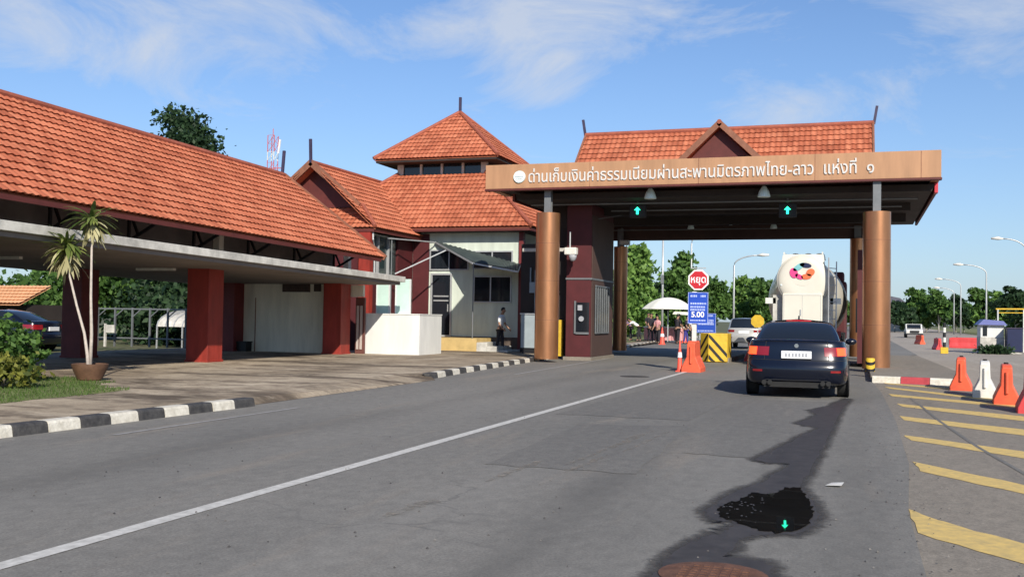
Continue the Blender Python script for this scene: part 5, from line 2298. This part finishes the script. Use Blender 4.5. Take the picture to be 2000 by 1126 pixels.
# street lamps: pole with single curved arm and head
def lamp_post(label, x, y, h, arm, dirx, grp='street lamps along the road'):
    t = thing('street_lamp', label, 'street lamp', (x, y, 0), 0, grp)
    g = MB()
    pts, rs = [(0, 0, 0), (0, 0, h * .5), (0, 0, h * .86)], [.10, .08, .065]
    for k in range(1, 8):
        f = k / 7
        pts.append((dirx * arm * (1 - math.cos(f * math.pi / 2)) * .9, 0, h * .86 + h * .12 * math.sin(f * math.pi / 2)))
        rs.append(.055)
    g.tube(pts, rs, 8)
    g.build('pole', 'galv', t, local=True, smooth=True)
    e = pts[-1]
    g = MB()
    g.tube([(e[0] - dirx * .05, 0, e[2]), (e[0] + dirx * .35, 0, e[2] + .04), (e[0] + dirx * .9, 0, e[2] + .03)], [.06, .15, .08], 8)
    g.build('lamp_head', 'wplastic', t, local=True, smooth=True)
    return t


# beyond the gate on the left
t = thing('flag_pole', 'tall thin grey pole standing beside the market stall', 'pole', (-12.7, 70, 0))
g = MB()
g.tube([(-12.7, 70, 0), (-12.7, 70, 8.2)], [.09, .06], 8)
g.build('shaft', 'galv', t, smooth=True)
g = MB()
g.box(-12.8, -12.6, 69.85, 69.95, 3.9, 4.5)
g.build('junction_box', 'steel', t)
lamp_post('curved street lamp partly hidden by the rear beam above the stop sign', -13.2, 86, 9.1, 1.9, 1)
lamp_post('curved street lamp standing clear against the sky left of the tanker', -9.9, 88, 7.1, 2.2, 1)
lamp_post('nearest street lamp reaching in from the right edge', 13.4, 95, 8.9, 2.0, -1)
lamp_post('street lamp behind the guard booth, second from the right edge', 12.2, 112, 7.6, 2.4, -1)
lamp_post('third street lamp along the right road, in front of the far trees', 13.2, 150, 7.7, 2.6, -1)
lamp_post('farthest street lamp along the right road', 13.6, 165, 7.0, 2.2, -1)

t = thing('distant_house', 'distant house with dark slate roof right of the right column', 'house', (6.0, 209, 0))
g = MB()
g.box(3.5, 8.5, 205, 213, 0, 4.6)
g.build('wall', 'slab', t)
g = MB()
g.prism([(2.5, 4.6), (9.5, 4.6), (7.5, 6.2), (4, 6.9)], 203, 215)
g.build('roof', 'farroof', t)

TR = [  # x, y, h, w, label of its own
    (6.0, 185, 5.2, 6, 'leafd', 'low dark tree right beside the right column on the horizon'),
    (9.6, 200, 8.0, 4.5, 'leaf', 'slim pale trunked tree above the distant white pickup'),
    (12.2, 205, 6.6, 4.6, 'leaf', 'third tree from the left in the far right row'),
    (13.6, 195, 7.2, 4.2, 'leaf', 'pointed tree left of the third street lamp'),
    (17.2, 205, 6.4, 5.2, 'leafd', 'dark tree directly behind the two far street lamps'),
    (19.5, 215, 6.0, 5.5, 'leaf', 'tree in the gap right of the far street lamps'),
    (19.0, 180, 7.4, 6.0, 'leaf', 'broad green tree behind the guard booth'),
    (21.5, 182, 6.6, 5.0, 'leafl', 'light green tree right of the guard booth roof'),
    (21.0, 158, 6.9, 5.2, 'leafd', 'dark round tree near the right edge'),
    (23.8, 160, 6.3, 5.0, 'leaf', 'last tree cut by the right edge of the view'),
    (-2.0, 190, 5.4, 7, 'leaf', 'tree seen between tanker and right column')]
for k, (x, y, h, w, m, lab) in enumerate(TR):
    tree('roadside_tree', lab, (x, y, 0), h, w * 1.45, 1.4, m, 2600, .8, 100 + k, 'trees along the right road', 'ptrunk')
for k, (x, y, h, w, m, lab) in enumerate([
        (-15.6, 75, 6.9, 4.2, 'leafl', 'tall light green tree right of the rear left column'),
        (-17.6, 82, 6.0, 4.2, 'leaf', 'darker tree half hidden by the rear left column'),
        (-13.9, 86, 6.7, 4.4, 'leaf', 'feathery tree behind the stop sign'),
        (-16.0, 92, 5.4, 4.0, 'leafd', 'smaller dark tree between the two taller trees beyond the stall'),
        (-13.4, 100, 5.4, 5.0, 'leaf', 'bushy tree right of the stop sign'),
        (-10.9, 104, 5.5, 5.0, 'leafl', 'light bushy tree left of the curved street lamp'),
        (-8.6, 100, 5.3, 4.8, 'leaf', 'bushy tree close to the left side of the tanker'),
        (-6.5, 110, 5.4, 5.0, 'leafd', 'tree hidden partly behind the tanker'),
        (-4.5, 120, 5.4, 5.5, 'leaf', 'tree behind the tanker, mostly covered')]):
    tree('roadside_tree', lab, (x, y, 0), h, w, .6, m, 7000, .44, 200 + k, 'trees beyond the gate')
tree('big_tree', 'dark big tree rising behind the pavilion roof', (-31.6, 42, 0), 11.0, 7.2, 4.0, 'leafd', 20000, .25, 301)
tree('shade_tree', 'dark green tree seen under the canopy between the red columns', (-28.5, 41, 0), 6.2, 8.5, .3, 'leafd', 16000, .34, 302)
tree('shade_tree', 'dark tree under the canopy close to the cream wall', (-25.2, 44, 0), 6.4, 8.5, .3, 'leafd', 16000, .34, 303)
tree('shade_tree', 'lighter green tree at far left under the canopy', (-35.5, 40, 0), 5.6, 7.5, .5, 'leaf', 13000, .34, 304)
tree('shade_tree', 'pale tree just left of the back red column', (-36.0, 48, 0), 6.2, 7.5, .5, 'leafl', 12000, .36, 305)
tree('shade_tree', 'dense tree filling the gap behind the railing', (-33.5, 50, 0), 7.0, 11.0, .3, 'leafd', 16000, .45, 306)

# ================================================================== BEHIND THE PAVILION
t = thing('small_house', 'small house with bleached orange tiled roof at far left', 'house', (-31.0, 31.5, 0))
g = MB()
g.tiles((-33.4, 30.6, 1.62), (-29.9, 30.6, 1.62), (-29.9, 32.2, 2.35), (-33.4, 32.2, 2.35))
g.build('roof', 'orangeroof', t, recalc=False)
g = MB()
g.box(-33.2, -30.1, 31.2, 34, .1, 1.6)
g.build('wall', 'dsoffit', t)
g = MB()
g.prism([(-32.0, 1.55), (-31.1, 1.55), (-31.55, 2.0)], 30.45, 30.6)
g.build('gablet', 'darkred', t)
t = thing('greenhouse', 'pale ribbed plastic shed behind the railing', 'shed', (-24.6, 36, 0))
g = MB()
g.grid(lambda a, b: (-26.6 + 3.6 * a, 36 - 1.6 * math.cos(math.pi * b), 0.82 + .62 * math.sin(math.pi * b)), 1, 14)
g.build('roof', 'slab', t, smooth=True)
g = MB()
for k in range(10):
    g.tube([(-26.6 + .4 * k, 36 - 1.62 * math.cos(math.pi * j / 10), 0.82 + .64 * math.sin(math.pi * j / 10)) for j in range(11)], .03, 6)
for xx in (-26.6, -25.4, -24.2, -23):
    g.bar((xx, 34.4, -.05), (xx, 34.4, 0.82), .05)
g.build('rib', 'lsteel', t)
t = thing('railing', 'grey metal railing at the back of the pavilion', 'railing', (-24, 31.5, 0))
g = MB()
g.bar((-27.8, 31.5, .42), (-21.5, 31.5, .42), .05)
g.bar((-27.8, 31.5, 1.5), (-21.5, 31.5, 1.5), .05)
g.build('rail', 'steel', t)
for k in range(9):
    xx = -27.8 + k * .78
    g = MB()
    g.bar((xx, 31.5, .1), (xx, 31.5, 1.55), .06)
    if k < 8:
        g.bar((xx, 31.5, 1.2), (xx + .39, 31.5, 1.5), .035)
    g.build('railing_post', 'steel', t)
t = thing('notice_board', 'small white notice board on a post behind the railing', 'sign', (-26.0, 31.0, 0))
g = MB()
g.bar((-26.25, 31.0, .1), (-26.25, 31.0, .95), .07)
g.build('post', 'slab', t)
g = MB()
g.box(-26.2, -25.85, 30.98, 31.02, .62, .9)
g.build('board', 'slab', t)

# red and white radio mast
t = thing('radio_mast', 'red and white lattice radio mast behind the pavilion roof', 'mast', (-93.6, 150, 0))
for s0, s1, m, nm in ((0, 24, 'wplastic', 'lower_section'), (24, 27.2, 'mastred', 'section'), (27.2, 28.6, 'wplastic', 'section'), (28.6, 31.4, 'mastred', 'section')):
    g = MB()
    w0 = .62
    for sx, sy in ((-1, -1), (1, -1), (1, 1), (-1, 1)):
        g.bar((-93.6 + sx * w0, 150 + sy * w0, s0), (-93.6 + sx * w0, 150 + sy * w0, s1), .11)
    z = s0
    while z < s1 - .5:
        z2 = min(z + 1.4, s1)
        g.bar((-93.6 - w0, 150 - w0, z), (-93.6 + w0, 150 - w0, z2), .06)
        g.bar((-93.6 + w0, 150 + w0, z), (-93.6 - w0, 150 + w0, z2), .06)
        g.bar((-93.6 + w0, 150 - w0, z), (-93.6 + w0, 150 + w0, z2), .06)
        g.bar((-93.6 - w0, 150 - w0, z2), (-93.6 + w0, 150 - w0, z2), .06)
        z += 1.4
    g.build(nm, m, t)
g = MB()
g.tube([(-93.6, 150, 31.3), (-93.6, 150, 32.6)], .07, 6)
g.bar((-95.2, 150, 25.9), (-92.0, 150, 25.9), .15)
g.build('top_rod', 'mastred', t)
g = MB()
g.bar((-92.2, 149.5, 28.3), (-91.9, 149.5, 30.6), .25)
g.build('antenna_panel', 'signwhite', t)

# ================================================================== PLANTS IN THE FOREGROUND
t = thing('plant_pot', 'wide brown clay bowl holding the tall dracaena', 'pot', (-13.62, 15.7, .1))
g = MB()
g.lathe([(.18, .0), (.22, .02), (.30, .20), (.325, .27), (.33, .31), (.305, .315), (.28, .28), (.25, .25), (.02, .245)], (0, 0, 0), 32)
g.build('bowl', 'pot', t, local=True, smooth=True, auto=35)
t = thing('dracaena_plant', 'tall thin dracaena with two bare stems and spiky drooping tufts', 'plant', (-13.62, 15.7, .36))


def blades(name, c, n, L, seed, m, lo, hi):
    r = random.Random(seed)
    q = MB()
    for k in range(n):
        az = r.uniform(0, 2 * math.pi)
        el = R(r.uniform(lo, hi))
        ln = L * r.uniform(.65, 1.1)
        w = r.uniform(.026, .042)
        p = Vector(c) + Vector((0, 0, r.uniform(-.16, .06)))
        d = Vector((math.cos(az) * math.cos(el), math.sin(az) * math.cos(el), math.sin(el)))
        sd_ = Vector((-math.sin(az), math.cos(az), 0))
        droop = r.uniform(.25, .6)
        pr = None
        for i in range(7):
            f = i / 6
            ww = w * (math.sin(math.pi * min(f * .8 + .14, 1))) * (1 if i < 6 else .1)
            b = q.add([p - sd_ * ww, p + sd_ * ww + Vector((0, 0, .006))])
            if pr is not None:
                q.face([pr, pr + 1, b + 1, b])
            pr = b
            p = p + d * (ln / 6)
            d = (d + Vector((0, 0, -droop * .42))).normalized()
    return q.build(name, m, t, local=True, recalc=False)


g = MB()
g.tube([(0.0, -.05, -.06), (-.02, -.05, .2), (-.10, -.06, .62), (-.28, -.08, 1.15), (-.46, -.1, 1.75), (-.53, -.1, 2.3)], [0.034, 0.032, 0.026, 0.022, 0.021, 0.018], 10)
g.build('stem', 'stem', t, local=True, smooth=True)
g = MB()
g.tube([(.03, -.03, -.06), (.04, -.03, .6), (.01, -.04, 1.3), (.0, -.04, 2.0), (-.01, -.04, 2.78)], [0.034, 0.030, 0.024, 0.021, 0.018], 10)
g.build('stem', 'stem', t, local=True, smooth=True)
blades('leaf_tuft', (-.53, -.1, 2.28), 60, 0.58, 1, 'blade', -15, 55)
blades('dry_tuft', (-.53, -.1, 2.18), 60, 0.53, 2, 'dry', -60, 5)
blades('leaf_tuft', (-.01, -.04, 2.76), 54, 0.58, 3, 'blade', -15, 52)
blades('dry_tuft', (-.01, -.04, 2.68), 34, 0.49, 4, 'dry', -55, 0)


def bush(name, label, loc, lobes, n, leaf, m, seed):
    t_ = thing(name, label, 'bush', loc)
    gg_ = np.random.default_rng(seed)
    p_ = crown_points(gg_, lobes, n, .62)
    p_ = p_[p_[:, 2] > .02]
    leaf_mesh('foliage', p_, leaf * (.6 + .8 * gg_.random(len(p_))), m, seed, t_, up=.1)
    q = MB()
    for l in lobes:
        for k in range(3):
            q.tube([(l[0] * .5, l[1] * .5, -.02), (l[0] + (k - 1) * l[3] * .4, l[1], l[2])], [.016, .008], 5)
    q.build('stem', 'trunk', t_, local=True)
    return t_


bush('garden_bush', 'variegated yellow green bush in front of the darker shrub at left', (-13.55, 13.3, .1),
     [(-.15, 0, .30, .60, .5, .32), (.28, .15, .24, .36, .36, .26), (-.75, -.3, .28, .5, .5, .32), (-1.4, -.6, .3, .6, .6, .34)], 3600, .105, 'leafy', 401)
bush('garden_bush', 'dark green shrub behind the variegated bush at left', (-14.5, 14.1, .1),
     [(.1, .1, .72, .62, .5, .40), (-.55, -.2, .68, .6, .5, .36), (.40, .35, .55, .36, .36, .34), (-1.3, -.6, .68, .7, .6, .38)], 4200, .12, 'leaf', 402)

# grass patch by the pot
gp = [(-11.2, 11.0), (-11.35, 13.7), (-12.9, 15.2), (-14.4, 16.2), (-17, 15), (-17, 9), (-12.3, 9.0)]
g = MB()
rg = random.Random(12)
cnt = 0
while cnt < 15000:
    x, y = rg.uniform(-17, -11.1), rg.uniform(9, 16.3)
    e = 0.12 * math.sin(x * 5) + .12 * math.sin(y * 4.3)
    if not inside((x + e, y + e), gp):
        continue
    cnt += 1
    h = rg.uniform(.02, .07)
    a = rg.uniform(0, 6.28)
    b = g.add([(x, y, .1), (x + .014 * math.cos(a), y + .014 * math.sin(a), .1), (x + rg.uniform(-.03, .03), y + rg.uniform(-.03, .03), .1 + h)])
    g.face([b, b + 1, b + 2])
o = g.build('grass', 'grass', recalc=False)
o['kind'] = 'stuff'
o['label'] = 'short green grass around the pot and bushes'
q = flat(ragged(gp, .1, 77), .104)
struct(q.build('lawn_soil', 'verge', recalc=False))

# ================================================================== MARKET STALL AND PEOPLE
t = thing('market_umbrella', 'wide cream market umbrella beyond the gate', 'umbrella', (-10.9, 62, 0))
g = MB()


def umb(a, b):
    th = 2 * math.pi * a
    r = 1.55 * b * (1 - .04 * math.cos(8 * th) * b)
    return (-10.9 + r * math.cos(th), 62 + r * math.sin(th), 2.78 - .72 * b ** 2.2)


g.grid(umb, 48, 10)
g.build('canopy', 'canvas', t, smooth=True)
g = MB()
g.tube([(-10.9, 62, .1), (-10.9, 62, 2.75)], .035, 8)
g.build('pole', 'galv', t)
g = MB()
for k in range(8):
    th = 2 * math.pi * (k + .5) / 8
    g.tube([(-10.9, 62, 2.0), (-10.9 + 1.2 * math.cos(th), 62 + 1.2 * math.sin(th), 2.3)], .012, 5)
g.build('rib', 'steel', t)
t = thing('market_stall', 'table of goods with pink cloth under the cream umbrella', 'stall', (-11.2, 64.0, .1))
g = MB()
g.box(-12.7, -10.0, 63.5, 64.5, .92, 1.0)
g.build('table_top', 'canvas', t)
g = MB()
g.grid(lambda a, b: (-12.65 + 2.6 * a, 63.47 + .03 * math.sin(a * 70), .15 + .77 * b), 60, 2)
g.build('table_skirt', 'pinkcloth', t)
g = MB()
g.prism([(-11.0, 1.78), (-9.6, 1.72), (-9.7, 1.92), (-10.9, 1.95)], 64.2, 65.6)
o = g.build('goods_cover', 'canvas', t)


def skin(name, joints, edges, m, parent, root=0, sub_=1):
    """one continuous skinned mesh: joints = [(x,y,z,r)]"""
    me = bpy.data.meshes.new(name)
    me.from_pydata([j[:3] for j in joints], edges, [])
    o = bpy.data.objects.new(name, me)
    COL.objects.link(o)
    md = o.modifiers.new('skin', 'SKIN')
    md.use_smooth_shade = True
    sv = me.skin_vertices[0].data
    for i, j in enumerate(joints):
        r = j[3]
        sv[i].radius = r if isinstance(r, tuple) else (r, r)
        sv[i].use_root = (i == root)
    if sub_:
        s_ = o.modifiers.new('sub', 'SUBSURF')
        s_.levels = s_.render_levels = sub_
    dg = bpy.context.evaluated_depsgraph_get()
    m2 = bpy.data.meshes.new_from_object(o.evaluated_get(dg))
    bpy.data.objects.remove(o)
    m2.materials.clear()
    m2.materials.append(M[m])
    m2.polygons.foreach_set('use_smooth', [True] * len(m2.polygons))
    q = bpy.data.objects.new(name, m2)
    COL.objects.link(q)
    q.parent = parent
    return q


def person(label, loc, rz, top='shirt', low='darkcloth', lean=0.0, arms=(10, 10), elbows=(20, 20), stride=0.2, h=1.65, group=None, headdown=0.0):
    """faces -Y locally; lean bends the trunk forward (radians)"""
    t_ = thing('person', label, 'person', loc, rz, group)
    k = h / 1.70
    hip_z = .88 * k

    def tr(y, z):                       # trunk point: distance forward y, up z above the hip
        return (-(y * math.cos(lean) + z * math.sin(lean)), hip_z + z * math.cos(lean) - y * math.sin(lean))
    J, E = [], []

    def add(x, y, z, r, p=None):
        J.append((x, y, z, r))
        if p is not None:
            E.append((p, len(J) - 1))
        return len(J) - 1
    y, z = tr(0, 0)
    pel = add(0, y, z, (.135 * k, .10 * k))
    y, z = tr(0, .20 * k)
    wa = add(0, y, z, (.12 * k, .09 * k), pel)
    y, z = tr(.01, .40 * k)
    ch = add(0, y, z, (.15 * k, .105 * k), wa)
    y, z = tr(0, .52 * k)
    sh = add(0, y, z, (.10 * k, .08 * k), ch)
    y, z = tr(.01, .60 * k)
    nk = add(0, y, z, .052 * k, sh)
    hd0 = headdown
    hy, hz = tr(.03, .66 * k)
    a1 = add(0, hy, hz, (.062 * k, .07 * k), nk)
    hy2, hz2 = hy - .02 * k - .1 * k * math.sin(lean * .6 + hd0), hz + .10 * k * math.cos(lean * .6 + hd0)
    a2 = add(0, hy2, hz2, (.073 * k, .088 * k), a1)
    a3 = add(0, hy2 - .06 * k * math.sin(lean * .6 + hd0) + .01, hz2 + .075 * k, (.055 * k, .068 * k), a2)
    hand_pts = []
    arm_j = []
    for s, ar, el in ((-1, arms[0], elbows[0]), (1, arms[1], elbows[1])):
        y, z = tr(0, .50 * k)
        s0 = add(s * .17 * k, y, z, .055 * k, sh)
        a_ = R(ar)
        ey, ez_ = y - .29 * k * math.sin(a_), z - .29 * k * math.cos(a_)
        s1 = add(s * .21 * k, ey, ez_, .040 * k, s0)
        b_ = R(ar + el)
        wy, wz = ey - .25 * k * math.sin(b_), ez_ - .25 * k * math.cos(b_)
        s2 = add(s * .20 * k, wy, wz, .028 * k, s1)
        d_ = Vector((0, -math.sin(b_), -math.cos(b_)))
        up = Vector((0, -math.cos(b_), math.sin(b_)))
        pm = Vector((s * .20 * k, wy, wz)) + d_ * .075 * k
        s3 = add(*pm, (.018 * k, .036 * k), s2)
        for f in range(4):                                   # four fingers, curled
            o_ = up * ((1.5 - f) * .018 * k)
            ln = (.06, .075, .07, .055)[f] * k
            f1 = add(*(pm + o_ + d_ * (.02 * k + ln * .5)), .0085 * k, s3)
            add(*(pm + o_ + d_ * (.02 * k + ln * .9) + Vector((-s * .022 * k, 0, 0))), .007 * k, f1)
        th = add(*(pm + up * .034 * k - d_ * .02 * k), .0095 * k, s3)
        add(*(pm + up * .052 * k + d_ * .025 * k + Vector((-s * .012 * k, 0, 0))), .008 * k, th)
        arm_j.append(((s * .17 * k, y, z), (s * .21 * k, ey, ez_), (s * .20 * k, wy, wz)))
    leg_j = []
    for s in (-1, 1):
        st = stride * s
        h0 = add(s * .085 * k, 0 + tr(0, 0)[0], hip_z - .04 * k, .085 * k, pel)
        kn = (s * .09 * k, -.44 * k * math.sin(st) - .02, hip_z - .44 * k * math.cos(st))
        k1 = add(*kn, .052 * k, h0)
        an = (s * .09 * k, kn[1] + (.38 * k * math.sin(max(0, -st) * 1.2 + .02)) - .2 * k * max(0, st) * .3, .075 * k)
        k2 = add(*an, .036 * k, k1)
        add(s * .095 * k, an[1] - .12 * k, .035 * k, (.035 * k, .025 * k), k2)
        leg_j.append(((s * .085 * k, tr(0, 0)[0], hip_z - .04 * k), kn, an))
    body = skin('body', J, E, 'skin', t_, 0, 1)
    # face: nose, ears, eyes
    hc = Vector((0, hy2, hz2))
    fd = lean * .5 + hd0
    F = Vector((0, -math.cos(fd), -math.sin(fd)))
    U = Vector((0, -math.sin(fd), math.cos(fd)))
    g_ = MB()
    g_.tube([hc + F * .075 * k + U * .02 * k, hc + F * .098 * k - U * .012 * k], [.008 * k, .016 * k], 6)
    for s in (-1, 1):
        g_.tube([hc + Vector((s * .070 * k, 0, 0)), hc + Vector((s * .085 * k, 0.01, 0))], [.028 * k, .022 * k], 8)
    g_.build('nose_and_ears', 'skin', t_, local=True, smooth=True)
    g_ = MB()
    for s in (-1, 1):
        g_.tube([hc + F * .070 * k + U * .022 * k + Vector((s * .03 * k, 0, 0)), hc + F * .083 * k + U * .022 * k + Vector((s * .03 * k, 0, 0))], [.012 * k, .008 * k], 6)
    g_.bar(hc + F * .082 * k - U * .045 * k + Vector((-.022 * k, 0, 0)), hc + F * .082 * k - U * .045 * k + Vector((.022 * k, 0, 0)), .008 * k)
    g_.build('eyes_and_mouth', 'hair', t_, local=True)
    # hair cap
    g_ = MB()

    def cap(a, b):
        th, ph = 2 * math.pi * a, b * R(115)
        v = Vector((math.sin(ph) * math.cos(th) * .084, math.sin(ph) * math.sin(th) * .10, math.cos(ph) * .105)) * k
        v.y += .022 * k
        q_ = hc + Vector((0, 0, .03 * k)) + v
        if v.y < -.03 * k and v.z < .03 * k:
            q_ = q_ + Vector((0, .05 * k, .02 * k))
        return q_
    g_.grid(cap, 20, 10)
    g_.build('hair', 'hair', t_, local=True, smooth=True)
    # shirt
    JJ, EE = [], []

    def add2(p, r, pr_=None):
        JJ.append((*p, r))
        if pr_ is not None:
            EE.append((pr_, len(JJ) - 1))
        return len(JJ) - 1
    y, z = tr(0, .02 * k)
    c0 = add2((0, y, z), (.155 * k, .118 * k))
    y, z = tr(0, .2 * k)
    c1 = add2((0, y, z), (.142 * k, .108 * k), c0)
    y, z = tr(.01, .4 * k)
    c2 = add2((0, y, z), (.168 * k, .122 * k), c1)
    y, z = tr(0, .53 * k)
    c3 = add2((0, y, z), (.11 * k, .09 * k), c2)
    y, z = tr(0, .57 * k)
    add2((0, y, z), (.06 * k, .06 * k), c3)
    for a0, a1_, a2_ in arm_j:
        b0 = add2(a0, .07 * k, c3)
        mid = Vector(a0).lerp(Vector(a1_), .85)
        add2(mid, .058 * k, b0)
    skin('shirt', JJ, EE, top, t_, 0, 1)
    JJ, EE = [], []
    y, z = tr(0, 0)
    c0 = add2((0, y, z + .06 * k), (.148 * k, .115 * k))
    for l0, l1, l2 in leg_j:
        b0 = add2(l0, .098 * k, c0)
        b1 = add2(l1, .066 * k, b0)
        add2((l2[0], l2[1], l2[2] + .02), .058 * k, b1)
    skin('trousers', JJ, EE, low, t_, 0, 1)
    for l0, l1, l2 in leg_j:
        g_ = MB()
        g_.grid(lambda a, b: (l2[0] + .045 * k * math.cos(2 * math.pi * a) * math.sin(math.pi * min(b * .9 + .08, 1)),
                              l2[1] + .06 * k - .25 * k * b, .002 + max(0, .04 * k + .04 * k * math.sin(2 * math.pi * a)) * (1.1 - .6 * b)), 14, 10)
        g_.build('shoe', 'black', t_, local=True, smooth=True)
    return t_


person('guard in white shirt and dark trousers walking with hands held forward', (-13.05, 37.3, .1), R(78), 'shirt', 'darkcloth', lean=.13, arms=(4, 8), elbows=(42, 38), stride=.13, h=1.64, headdown=.2)
person('person bending forward in a white top and dark trousers', (-12.35, 60.5, .12), R(-70), 'shirt', 'darkcloth', lean=1.0, arms=(60, 70), elbows=(10, 20), stride=.15, h=1.65)
person('person in blue top stooping left of the white dressed one', (-13.0, 61.2, .12), R(-60), 'bluecloth', 'darkcloth', lean=.85, arms=(50, 60), elbows=(20, 20), stride=.1, h=1.65)
person('person in dark clothes standing at the left end of the stall', (-12.7, 65.0, .12), R(30), 'darkcloth', 'darkcloth', lean=.08, arms=(20, 25), elbows=(40, 30), stride=.08, h=1.68)
person('person in blue and dark clothes in front of the stall', (-11.75, 62.6, .1), R(170), 'bluecloth', 'darkcloth', lean=.12, arms=(20, 10), elbows=(30, 20), stride=.12, h=1.66)
person('person in black standing at the right end of the stall', (-10.45, 63.0, .02), R(150), 'darkcloth', 'darkcloth', lean=.12, arms=(15, 20), elbows=(20, 40), stride=.1, h=1.72)
person('person in pale top behind the right end of the stall', (-9.85, 65.0, .02), R(20), 'shirt', 'darkcloth', lean=.05, arms=(10, 15), elbows=(20, 20), stride=.08, h=1.64)

for (x, y, rz, a, b, h, lab) in ((-11.62, 60.2, 40, 'darkcloth', 'darkcloth', 1.72, 'tall person in dark clothes right of the two stooping people'),
                                 (-11.05, 59.6, -20, 'pinkcloth', 'darkcloth', 1.60, 'person in pink top in front of the stall'),
                                 (-10.02, 60.0, 150, 'darkcloth', 'darkcloth', 1.70, 'person in black with arms bent under the umbrella edge'),
                                 (-9.62, 60.8, 80, 'darkcloth', 'bluecloth', 1.62, 'person in dark top and blue trousers close to the stop sign')):
    person(lab, (x, y, .02), R(rz), a, b, lean=.1, arms=(12, 22), elbows=(35, 25), stride=.12, h=h)
